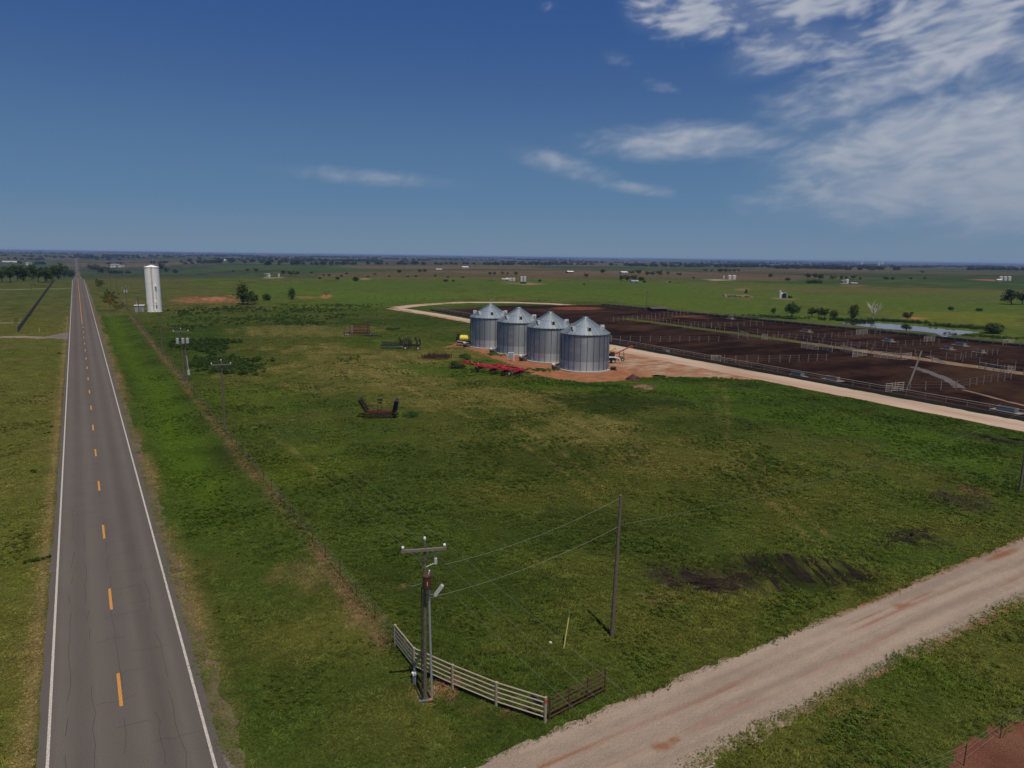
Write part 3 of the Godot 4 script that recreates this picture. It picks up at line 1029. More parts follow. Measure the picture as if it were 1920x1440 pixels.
func gable(called: String, label: String, category: String, px: float, py: float, wpx: float, hpx: float, depth: float, turn: float, wc: Color, rc: Color, group := "", roofk := 0.35, door := true) -> void:
	# a farm building; photograph pixels give its place and width
	var p := gp(px, py)
	var m := mpp(p)
	var w := wpx * m
	var h := hpx * m * (1 - roofk)
	var rh := hpx * m * roofk
	var o := thing(called, label, category, p, turn, group)
	var wm := mat("wall_%s" % wc.to_html(), wc, 0.8)
	var b := MB.new().box(Vector3(0, h / 2 - 0.2, 0), Vector3(w, h + 0.4, depth))
	for s in [-1, 1]:
		var A := Vector3(s * w / 2, h, -depth / 2)
		var B := Vector3(s * w / 2, h, depth / 2)
		if s > 0: b.tri(A, Vector3(s * w / 2, h + rh, 0), B)
		else: b.tri(B, Vector3(s * w / 2, h + rh, 0), A)
	part(o, "wall", b, wm)
	var rf := MB.new()
	for s in [-1, 1]:
		rf.beam(Vector3(0, h + rh + 0.06, 0), Vector3(0, h - 0.1, s * (depth / 2 + 0.4)), w + 0.8, 0.12)
	part(o, "roof", rf, mat("roof_%s" % rc.to_html(), rc, 0.5, 0.15))
	if door:
		part(o, "door", MB.new().box(Vector3(w * 0.12, h * 0.38, depth / 2 + 0.05), Vector3(w * 0.2, h * 0.78, 0.1)), mat("shed_door", Color(0.12, 0.12, 0.13), 0.7))
		for s in [-0.3, 0.34]: part(o, "window", MB.new().box(Vector3(w * s, h * 0.55, depth / 2 + 0.04), Vector3(w * 0.09, h * 0.3, 0.08)), mat("pane_dark", Color(0.03, 0.035, 0.04), 0.1))

func tank_battery(label: String, px: float, py: float, n: int, r: float, h: float, c: Color, gap: float, group := "oil tanks out on the plain") -> void:
	for k in n:
		var p := gp(px, py)
		var o := thing("storage_tank", label, "tank", p + Vector3(0.85, 0, 0.52) * (k - (n - 1) * 0.5) * gap, 0, group)
		part(o, "shell", MB.new().lathe(Vector3.ZERO, [Vector2(r, -0.2), Vector2(r, h)], 18), mat("tank_%s" % c.to_html(), c, 0.5, 0.0, 0.1))
		part(o, "roof", MB.new().lathe(Vector3.ZERO, [Vector2(r + 0.04, h), Vector2(0.02, h + r * 0.25)], 18), mat("tankroof_%s" % c.to_html(), c, 0.5))
		part(o, "ladder", MB.new().tube(Vector3(-0.2, 0, r + 0.12), Vector3(-0.2, h, r + 0.12), 0.04).tube(Vector3(0.2, 0, r + 0.12), Vector3(0.2, h, r + 0.12), 0.04), galv(2))

func pumpjack(label: String, px: float, py: float, s: float) -> void:
	var o := thing("pump_jack", label, "pump jack", gp(px, py), -0.5)
	var m := mat("pump_paint", Color(0.55, 0.55, 0.55), 0.6)
	part(o, "samson_post", MB.new().beam(Vector3(-0.8, 0, 0) * s, Vector3(0, 3.4, 0) * s, 0.2 * s, 0.2 * s).beam(Vector3(0.8, 0, 0) * s, Vector3(0, 3.4, 0) * s, 0.2 * s, 0.2 * s), m)
	part(o, "walking_beam", MB.new().beam(Vector3(-2.4, 3.0, 0) * s, Vector3(2.2, 3.8, 0) * s, 0.3 * s, 0.4 * s), m)
	part(o, "horse_head", MB.new().box(Vector3(2.3, 3.4, 0) * s, Vector3(0.5, 1.4, 0.3) * s), m)
	part(o, "counterweight", MB.new().box(Vector3(-2.2, 1.4, 0) * s, Vector3(0.9, 1.6, 0.6) * s), mat("pump_dark", Color(0.08, 0.08, 0.08), 0.7))
	part(o, "base", MB.new().box(Vector3(-0.4, 0.1, 0) * s, Vector3(5.2, 0.25, 1.2) * s), m)

func puddle(px: float, py: float, rx: float, ry: float, label_col: Color, called := "puddle") -> void:
	var o := gp(px, py)
	var m := mpp(o)
	var dist := Vector2(o.x, o.z).length()
	var away := Vector3(o.x, 0, o.z).normalized()
	var side := Vector3(-away.z, 0, away.x)
	var pts := []
	for k in 26:
		var t := TAU * k / 26
		var s := 1.0 + 0.45 * nb.get_noise_2d(cos(t) * 22 + px, sin(t) * 22 + py) + 0.35 * nc.get_noise_2d(cos(t) * 14 + px, sin(t) * 14)
		pts.append(o + side * rx * m * cos(t) * s - away * ry * m * dist / CAM_H * sin(t) * s)
	var b := MB.new()
	for k in 26:
		var A: Vector3 = pts[k]
		var B: Vector3 = pts[(k + 1) % 26]
		b.q4(on(o.x, o.z, 0.016), on(A.x, A.z, 0.016), on(B.x, B.z, 0.016), on(B.x, B.z, 0.016), Vector3.UP, Vector3.UP, Vector3.UP, Vector3.UP)
	var w := mat("puddle_%s" % label_col.to_html(), label_col, 0.06)
	tag(put(self, called, b.mesh(w)), "", "", "", "structure")

# ---------------------------------------------------------------- farm implements (local x runs along the picture's width)
func implements() -> void:
	var red := mat("implement_red", Color(0.54, 0.034, 0.042), 0.5, 0.0, 0.35, 0.9)
	var rust := mat("implement_rust", Color(0.155, 0.048, 0.032), 0.8, 0.0, 0.45, 0.9)
	var dark := mat("implement_dark", Color(0.030, 0.026, 0.026), 0.7, 0.1, 0.4, 0.9)
	var green := mat("implement_green", Color(0.022, 0.055, 0.040), 0.6, 0.0, 0.4, 0.9)
	var steel := mat("disc_steel", Color(0.075, 0.055, 0.048), 0.6, 0.3, 0.4, 1.5)
	# 1 disc harrow with both wings folded up
	var o := thing("folding_disc_harrow", "rust-red disc harrow with both wings folded upright, alone in the pasture", "disc harrow", gp(712, 782), -0.5515)
	part(o, "main_frame", MB.new().beam(Vector3(-1.7, 0.75, 0.5), Vector3(1.8, 0.75, 0.5), 0.14, 0.2).beam(Vector3(-1.7, 0.75, -0.7), Vector3(1.8, 0.75, -0.7), 0.14, 0.2).beam(Vector3(-1.2, 0.75, 0.5), Vector3(-1.2, 0.75, -0.7), 0.12, 0.16).beam(Vector3(0, 0.75, 0.5), Vector3(0, 0.75, -0.7), 0.12, 0.16).beam(Vector3(1.3, 0.75, 0.5), Vector3(1.3, 0.75, -0.7), 0.12, 0.16).box(Vector3(-0.9, 0.85, 0.55), Vector3(1.5, 0.28, 0.22)).box(Vector3(0.95, 0.85, 0.55), Vector3(1.5, 0.28, 0.22)), rust)
	for z in [0.9, -1.1]: disc_gang(o, Vector3(-1.7, 0.32, z), Vector3(1.8, 0.32, z * 0.75), 15, 0.3, steel)
	part(o, "lift_mast", MB.new().tube(Vector3(-0.25, 0.8, 0), Vector3(-0.25, 1.65, 0), 0.035).tube(Vector3(0.3, 0.8, 0), Vector3(0.3, 1.65, 0), 0.035).tube(Vector3(-0.35, 1.65, 0), Vector3(0.4, 1.65, 0), 0.035).tube(Vector3(-2.0, 1.5, 0), Vector3(-0.25, 1.62, 0), 0.03), rust)
	part(o, "toolbar_head", MB.new().box(Vector3(0.08, 1.92, 0), Vector3(0.5, 0.16, 0.3)).beam(Vector3(0.05, 1.95, 0), Vector3(0.35, 2.25, 0), 0.1, 0.1).box(Vector3(0.1, 2.35, 0), Vector3(0.62, 0.2, 0.3)), dark)
	for s in [-1, 1]:
		var a := Vector3(s * 1.75, 0.7, 0.3)
		var e := Vector3(-2.75, 2.42, 0.3) if s < 0 else Vector3(2.15, 2.4, 0.3)
		var w := part(o, "wing", MB.new().beam(a, e, 0.14, 0.12).beam(a + Vector3(0, 0, -1), e + Vector3(0, 0, -1), 0.12, 0.1).beam(a.lerp(e, 0.9), a.lerp(e, 0.9) + Vector3(0, 0, -1), 0.1, 0.1).beam(a.lerp(e, 0.4), a.lerp(e, 0.4) + Vector3(0, 0, -1), 0.1, 0.1), rust)
		disc_gang(w, a + Vector3(s * 0.1 + 0.18, 0, 0.25), e + Vector3(0.22, 0, 0.25), 7, 0.36, steel)
		disc_gang(w, a + Vector3(0.1, 0, -1.2), e + Vector3(0.1, 0, -1.2), 7, 0.36, steel)
		wheel(o, Vector3(s * 0.55, 0.36, -0.2), 0.36, 0.24, Vector3.RIGHT, Color(0.2, 0.1, 0.08))
	# 2 long red tandem disc, unfolded
	var A := gp(880, 693)
	var B := gp(985, 708)
	var d := B - A
	o = thing("tandem_disc", "long bright red tandem disc unfolded beside the grain bins", "disc harrow", (A + B) / 2 + Vector3(0.1, 0.38, 0.4), atan2(-d.z, d.x))
	var L := d.length() / 2 + 0.9
	part(o, "main_frame", MB.new().beam(Vector3(-L, 0.8, 0), Vector3(L * 0.8, 0.8, 0), 0.4, 0.3).beam(Vector3(-L * 0.4, 0.85, -1.6), Vector3(L * 0.7, 0.85, -1.0), 0.26, 0.2).beam(Vector3(-L * 0.4, 0.85, 1.5), Vector3(L * 0.7, 0.85, 1.2), 0.26, 0.2).beam(Vector3(-L * 0.35, 0.85, -1.6), Vector3(-L * 0.35, 0.85, 1.5), 0.26, 0.2).beam(Vector3(0.1, 0.9, -1.5), Vector3(0.1, 0.9, 1.5), 0.26, 0.2).beam(Vector3(L * 0.45, 0.85, -1.2), Vector3(L * 0.45, 0.85, 1.4), 0.16, 0.18).beam(Vector3(-L * 0.3, 0.95, -1.5), Vector3(L * 0.4, 0.95, 1.3), 0.24, 0.14).beam(Vector3(-L * 0.3, 0.95, 1.4), Vector3(L * 0.4, 0.95, -1.1), 0.24, 0.14), red)
	for k in 4:
		var x = [-0.55, -0.12, 0.25, 0.62][k] * L
		var gsg := part(o, "gang_beam", MB.new().beam(Vector3(x - 0.5, 0.72, -2.1), Vector3(x + 0.5, 0.72, 1.9), 0.24, 0.22).beam(Vector3(x, 0.72, -1.5), Vector3(x, 1.15, -1.2), 0.08, 0.08), red)
		disc_gang(gsg, Vector3(x - 0.5, 0.34, -2.1), Vector3(x + 0.5, 0.34, 1.9), 14, 0.3, steel)
	part(o, "wing_frame", MB.new().beam(Vector3(-L * 0.75, 0.95, -1.0), Vector3(-L * 0.45, 0.95, 1.6), 0.3, 0.2).beam(Vector3(-L * 0.95, 0.95, -0.7), Vector3(-L * 0.6, 0.95, 1.2), 0.26, 0.2).beam(Vector3(L * 0.05, 1.0, -1.8), Vector3(L * 0.3, 1.0, 1.7), 0.3, 0.2).beam(Vector3(-L * 0.15, 1.05, -1.7), Vector3(L * 0.55, 1.05, -0.6), 0.26, 0.18), red)
	part(o, "hydraulic_mast", MB.new().beam(Vector3(-L * 0.1, 0.9, 0), Vector3(-0.2, 1.5, 0), 0.14, 0.14).beam(Vector3(0.6, 0.9, 0), Vector3(-0.2, 1.5, 0), 0.14, 0.14).beam(Vector3(-L * 0.9, 0.9, 0), Vector3(-L * 0.9, 1.45, 0), 0.3, 0.3), red)
	part(o, "hitch_tongue", MB.new().beam(Vector3(-L, 0.85, -0.5), Vector3(-L - 1.3, 0.95, 0), 0.16, 0.16).beam(Vector3(-L, 0.85, 0.5), Vector3(-L - 1.3, 0.95, 0), 0.16, 0.16).box(Vector3(-L - 0.6, 1.1, 0), Vector3(0.7, 0.5, 0.4)), red)
	part(o, "harrow_rack", MB.new().beam(Vector3(L * 0.85, 0.6, -0.9), Vector3(L * 0.85, 0.6, 1.4), 0.1, 0.1).beam(Vector3(L, 0.55, -0.9), Vector3(L, 0.55, 1.4), 0.1, 0.1).beam(Vector3(L * 0.6, 0.6, 0), Vector3(L, 0.6, 0), 0.1, 0.1), dark)
	wheel(o, Vector3(L * 0.55, 0.4, 1.95), 0.4, 0.28, Vector3.BACK, Color(0.65, 0.6, 0.52))
	wheel(o, Vector3(-L * 0.5, 0.4, 1.7), 0.4, 0.28, Vector3.BACK, Color(0.1, 0.02, 0.02))
	wheel(o, Vector3(0.1, 0.4, -1.9), 0.4, 0.28, Vector3.BACK, Color(0.1, 0.02, 0.02))
	# 3 folded field cultivator, a cage of red bars
	o = thing("folded_cultivator", "rusty red field cultivator folded up like a cage", "cultivator", gp(675, 629), -0.5515)
	part(o, "base_frame", MB.new().beam(Vector3(-3.3, 0.7, 0.9), Vector3(2.6, 0.7, 0.9), 0.16, 0.3).beam(Vector3(-3.3, 0.7, -0.9), Vector3(2.6, 0.7, -0.9), 0.16, 0.2).beam(Vector3(-2.2, 0.7, -0.9), Vector3(-2.2, 0.7, 0.9), 0.14, 0.2).beam(Vector3(0, 0.7, -0.9), Vector3(0, 0.7, 0.9), 0.14, 0.2).beam(Vector3(2.2, 0.7, -0.9), Vector3(2.2, 0.7, 0.9), 0.14, 0.2).beam(Vector3(-2.2, 0.3, 0.9), Vector3(2.2, 0.3, 0.9), 0.12, 0.12), rust)
	for z in [1.0, -1.0]:
		var w := part(o, "folded_wing", MB.new().beam(Vector3(-2.3, 0.7, z), Vector3(-2.3, 2.9, z), 0.12, 0.12).beam(Vector3(2.3, 0.7, z), Vector3(2.3, 2.9, z), 0.12, 0.12).beam(Vector3(-2.3, 1.3, z), Vector3(2.4, 1.3, z), 0.1, 0.12).beam(Vector3(-2.3, 2.1, z), Vector3(2.4, 2.1, z), 0.1, 0.1).beam(Vector3(-2.3, 2.9, z), Vector3(2.4, 2.9, z), 0.1, 0.12), rust)
		for k in 13: put(w, "shank", MB.new().tube(Vector3(-2.0 + k * 0.34, 0.75, z * 1.05), Vector3(-2.0 + k * 0.34, 2.85, z * 1.05), 0.045, 0.03, 5).tube(Vector3(-2.0 + k * 0.34, 2.1, z * 1.05), Vector3(-2.0 + k * 0.34, 1.7, z * 1.05 + 0.35), 0.03, 0.02, 5).mesh(rust))
	part(o, "side_panel", MB.new().beam(Vector3(-1.7, 0.8, 1.2), Vector3(-1.7, 2.8, 1.2), 0.35, 0.04), mat("galv_side", Color(0.22, 0.22, 0.22), 0.6, 0.2))
	part(o, "hitch_tongue", MB.new().beam(Vector3(-3.3, 0.7, 0.9), Vector3(-4.3, 0.5, 0), 0.12, 0.12).beam(Vector3(-3.3, 0.7, -0.9), Vector3(-4.3, 0.5, 0), 0.12, 0.12).tube(Vector3(-4.0, 0.5, 0), Vector3(-4.0, 1.8, 0), 0.05), dark)
	for x in [-3.4, -2.8, 2.9]: wheel(o, Vector3(x, 0.38, 0.9), 0.38, 0.25, Vector3.BACK, Color(0.5, 0.5, 0.5))
	# 4 dark green chisel plough
	o = thing("chisel_plough", "dark green chisel plough with a thicket of raised black shanks", "plough", gp(752, 654), -0.5515)
	part(o, "main_frame", MB.new().beam(Vector3(-4.6, 0.8, 0.5), Vector3(4.2, 0.8, 0.5), 0.16, 0.18).beam(Vector3(-4.6, 0.8, -1.2), Vector3(4.2, 0.8, -1.2), 0.16, 0.18).beam(Vector3(-4.2, 0.8, 0.5), Vector3(-4.2, 0.8, -1.2), 0.14, 0.16).beam(Vector3(-1.8, 0.8, 0.5), Vector3(-1.8, 0.8, -1.2), 0.14, 0.16).beam(Vector3(1.4, 0.8, 0.5), Vector3(1.4, 0.8, -1.2), 0.14, 0.16).beam(Vector3(4, 0.8, 0.5), Vector3(4, 0.8, -1.2), 0.14, 0.16).beam(Vector3(-4.4, 1.3, -0.4), Vector3(0, 1.2, -0.4), 0.3, 0.25), green)
	part(o, "hitch_tongue", MB.new().beam(Vector3(0.6, 0.45, 1.6), Vector3(-3.6, 0.35, 1.9), 0.14, 0.14).beam(Vector3(-3.6, 0.2, 1.9), Vector3(-3.6, 0.8, 1.9), 0.1, 0.1), green)
	for k in 30:
		var x := rng.randf_range(-0.4, 4.3)
		var z := rng.randf_range(-1.3, 0.9)
		var h := rng.randf_range(1.6, 2.5)
		part(o, "shank", MB.new().beam(Vector3(x, 0.7, z), Vector3(x + 0.25, h * 0.7, z), 0.09, 0.12).beam(Vector3(x + 0.25, h * 0.7, z), Vector3(x - 0.1, h, z + 0.1), 0.08, 0.1).box(Vector3(x - 0.1, h, z + 0.15), Vector3(0.18, 0.22, 0.06)), dark if k % 4 else green)
	for k in 12:
		var x := -4.4 + k * 0.36
		part(o, "shank", MB.new().beam(Vector3(x, 0.8, -1.2), Vector3(x - 0.2, 1.5, -1.3), 0.07, 0.09).beam(Vector3(x, 0.8, 0.5), Vector3(x - 0.15, 0.25, 0.6), 0.07, 0.09), green)
	disc_gang(o, Vector3(0.6, 0.75, 1.1), Vector3(4.3, 0.75, 1.1), 11, 0.6, dark)
	for x in [1.2, 4.0]: wheel(o, Vector3(x, 0.4, 1.5), 0.42, 0.3, Vector3.BACK, Color(0.55, 0.55, 0.5))
	# 5 low green frame, 6 dark red disc in the weeds
	o = thing("green_toolbar", "small dark green implement frame lying in the grass", "implement", gp(698, 632), -0.5515 - 0.15)
	part(o, "toolbar", MB.new().beam(Vector3(-2.2, 0.45, 0), Vector3(2.6, 0.35, 0), 0.2, 0.22).beam(Vector3(-2, 0.4, -0.9), Vector3(1.2, 0.4, -0.9), 0.16, 0.16), green)
	for k in 5: part(o, "shank", MB.new().beam(Vector3(-2 + k * 0.8, 0.5, 0), Vector3(-2 + k * 0.8, 0, 0.3), 0.08, 0.1).beam(Vector3(-2 + k * 0.7, 0.4, -0.9), Vector3(-2 + k * 0.7, 0.6, 0), 0.08, 0.08), green)
	o = thing("old_disc", "dark red disc with rows of black blades half lost in grass", "disc harrow", gp(818, 673), -0.5515 - 0.12)
	part(o, "main_frame", MB.new().beam(Vector3(-2.9, 0.6, 0.8), Vector3(2.8, 0.6, 0.3), 0.14, 0.14).beam(Vector3(-2.4, 0.6, -1.0), Vector3(2.4, 0.6, -0.8), 0.14, 0.14).beam(Vector3(-1, 0.75, -1), Vector3(1, 0.75, 0.7), 0.12, 0.14).beam(Vector3(1, 0.75, -1), Vector3(-1.2, 0.75, 0.7), 0.12, 0.14).beam(Vector3(-2.9, 0.3, 0.9), Vector3(-3.6, 0.3, 1.2), 0.12, 0.12), rust)
	for q in [[-0.2, 1.1, 16], [-0.2, -0.6, 16], [0.3, -1.3, 14]]:
		disc_gang(o, Vector3(-2.6 + q[0], 0.42, q[1]), Vector3(2.6 + q[0], 0.5, q[1] - 0.4), q[2], 0.5, dark)
	for k in 14: part(o, "shank", MB.new().beam(Vector3(-1.9 + k * 0.3, 0.6, -0.8 + (k % 3) * 0.5), Vector3(-1.8 + k * 0.3, 1.15, -0.9 + (k % 3) * 0.5), 0.07, 0.08), rust if k % 2 else dark)
	o = thing("sunken_disc", "red implement bar overgrown by a weedy bush", "implement", gp(857, 691), -0.5515)
	part(o, "toolbar", MB.new().beam(Vector3(-1.3, 0.45, 0.2), Vector3(1.6, 0.45, 0), 0.18, 0.2).beam(Vector3(-1, 0.4, -0.5), Vector3(1.4, 0.4, -0.6), 0.14, 0.14), rust)
	disc_gang(o, Vector3(-1.2, 0.3, 0.4), Vector3(1.5, 0.3, 0.3), 8, 0.28, steel)
	# 7 trailer with ribbed yellow tanks
	o = thing("tank_trailer", "black trailer carrying ribbed yellow tanks", "trailer", gp(876, 648), -0.5515 - 0.12)
	part(o, "deck", MB.new().box(Vector3(0, 0.95, 0), Vector3(4.6, 0.16, 1.9)).beam(Vector3(-2.2, 0.75, 0.7), Vector3(2.4, 0.75, 0.7), 0.14, 0.2).beam(Vector3(-2.2, 0.75, -0.7), Vector3(2.4, 0.75, -0.7), 0.14, 0.2), dark)
	part(o, "headboard", MB.new().box(Vector3(-2.2, 1.9, 0), Vector3(0.12, 1.9, 1.9)).box(Vector3(-2.4, 1.5, 0.3), Vector3(0.3, 0.9, 0.8)), dark)
	part(o, "side_rail", MB.new().line([Vector3(-2.2, 1.15, 1.0), Vector3(-1.0, 1.0, 1.15), Vector3(0.2, 0.85, 1.15), Vector3(1.4, 1.05, 1.1), Vector3(2.3, 1.2, 1.0)], 0.07), mat("rail_pale", Color(0.55, 0.53, 0.5), 0.6))
	for s in [-0.5, 0.5]:
		var pr := [Vector2(0.02, -1.75), Vector2(0.55, -1.7)]
		for k in 6:
			var y0 := -1.65 + k * 0.55
			pr.append_array([Vector2(0.64, y0 + 0.04), Vector2(0.70, y0 + 0.12), Vector2(0.70, y0 + 0.30), Vector2(0.64, y0 + 0.38), Vector2(0.46, y0 + 0.42), Vector2(0.46, y0 + 0.54)])
		pr.append(Vector2(0.02, 1.75))
		part(o, "yellow_tank", MB.new().lathe(Vector3(0.1, 1.75, s * 0.95), pr, 18, Basis(Vector3(0, 1, 0), Vector3(1, 0, 0), Vector3(0, 0, -1))), mat("tank_yellow", Color(0.72, 0.60, 0.10), 0.45))
	for x in [-0.9, 0.4]:
		for s in [-1.1, 1.1]: wheel(o, Vector3(x, 0.42, s), 0.42, 0.3, Vector3.BACK, Color(0.3, 0.3, 0.3))
	part(o, "drawbar", MB.new().beam(Vector3(2.4, 0.7, 0), Vector3(3.5, 0.55, 0), 0.14, 0.14), dark)
	# 8 red auger on its wheels, white seed tender and a spare motor in the yard
	var w0 := gp(1166, 676)
	o = thing("grain_auger", "red grain auger raised on two wheels in the bin yard", "auger", w0, -0.5515)
	part(o, "auger_tube", MB.new().tube(Vector3(-3.2, 0.5, 0), Vector3(1.9, 3.05, 0), 0.13, 0.13, 10), mat("auger_red", Color(0.50, 0.07, 0.045), 0.5, 0, 0.3))
	part(o, "discharge_spout", MB.new().box(Vector3(1.95, 2.9, 0), Vector3(0.35, 0.5, 0.3)), mat("auger_red", Color.WHITE))
	part(o, "undercarriage", MB.new().tube(Vector3(-0.6, 1.8, 0), Vector3(-0.5, 0.35, 0.7), 0.035).tube(Vector3(0.3, 2.2, 0), Vector3(0.4, 0.35, 0.7), 0.035).tube(Vector3(-0.6, 1.8, 0), Vector3(-0.5, 0.35, -0.7), 0.035).tube(Vector3(0.3, 2.2, 0), Vector3(0.4, 0.35, -0.7), 0.035).tube(Vector3(0, 0.36, -0.9), Vector3(0, 0.36, 0.9), 0.05).tube(Vector3(-0.5, 0.36, 0.7), Vector3(0.4, 0.36, 0.7), 0.04), dark)
	for s in [-0.9, 0.9]: wheel(o, Vector3(0, 0.36, s), 0.36, 0.2, Vector3.BACK, Color(0.5, 0.45, 0.4))
	part(o, "drive_hopper", MB.new().box(Vector3(-3.4, 0.45, 0), Vector3(0.9, 0.4, 0.7)), mat("auger_red", Color.WHITE))
	o = thing("seed_tender", "white and black seed tender with a yellow spout behind the bin", "seed tender", gp(1147, 681) + Vector3(0.2, 0, -0.6), -0.5515)
	part(o, "chassis", MB.new().box(Vector3(0, 0.75, 0), Vector3(1.9, 0.3, 1.6)).beam(Vector3(0.8, 0.7, 0), Vector3(2.0, 0.5, 0), 0.12, 0.12), dark)
	part(o, "engine_block", MB.new().box(Vector3(0.3, 1.75, 0), Vector3(0.85, 0.8, 1.0)).box(Vector3(-0.5, 1.55, 0), Vector3(0.6, 0.6, 1.0)), dark)
	part(o, "fender", MB.new().line([Vector3(-0.9, 1.3, 0.8), Vector3(0.2, 1.25, 0.9), Vector3(1.2, 1.2, 0.9), Vector3(1.7, 0.9, 0.9), Vector3(1.8, 0.5, 0.9)], 0.09).box(Vector3(0.1, 1.18, 0.5), Vector3(1.8, 0.1, 0.9)), mat("fan_white", Color.WHITE))
	part(o, "spout", MB.new().tube(Vector3(-0.9, 2.1, 0), Vector3(0.8, 3.0, 0), 0.14, 0.12, 9).box(Vector3(0.85, 2.9, 0), Vector3(0.3, 0.35, 0.3)), mat("spout_yellow", Color(0.68, 0.42, 0.10), 0.5))
	for x in [-0.55, 0.45]: wheel(o, Vector3(x, 0.42, 0.85), 0.42, 0.26, Vector3.BACK, Color(0.6, 0.6, 0.58))
	for x in [-0.55, 0.45]: wheel(o, Vector3(x, 0.42, -0.85), 0.42, 0.26, Vector3.BACK, Color(0.6, 0.6, 0.58))
	o = thing("grain_sweep", "black motor and gearbox on a skid at the bin foot", "motor", gp(1148, 694), -0.5)
	part(o, "motor_body", MB.new().lathe(Vector3(-0.3, 0.45, 0), [Vector2(0.02, 0), Vector2(0.25, 0), Vector2(0.27, 0.05), Vector2(0.27, 0.5), Vector2(0.02, 0.52)], 12, Basis(Vector3(0, 1, 0), Vector3(1, 0, 0), Vector3(0, 0, -1))).box(Vector3(0.45, 0.4, 0), Vector3(0.4, 0.5, 0.4)), dark)
	part(o, "skid", MB.new().box(Vector3(0.1, 0.08, 0.2), Vector3(1.5, 0.1, 0.1)).box(Vector3(0.1, 0.08, -0.2), Vector3(1.5, 0.1, 0.1)).tube(Vector3(-1.2, 0.3, 0), Vector3(-0.3, 0.4, 0), 0.08), dark)
	# control cabinet on its frame before the bins
	o = thing("control_cabinet", "blue-grey electrical cabinet on a white pipe frame before the bins", "electrical cabinet", gp(958, 677), -0.5515)
	part(o, "cabinet", MB.new().box(Vector3(-0.1, 1.05, 0), Vector3(0.85, 1.1, 0.28)), mat("cabinet_paint", Color(0.26, 0.33, 0.42), 0.5, 0.1))
	part(o, "frame", MB.new().tube(Vector3(-0.6, 0, 0), Vector3(-0.6, 1.75, 0), 0.04).tube(Vector3(0.45, -0.2, 0), Vector3(0.45, 1.75, 0), 0.04).tube(Vector3(0.62, -0.2, 0.2), Vector3(0.62, 1.6, 0.2), 0.05).tube(Vector3(-0.6, 1.72, 0), Vector3(0.62, 1.72, 0), 0.05), mat("fan_white", Color.WHITE))

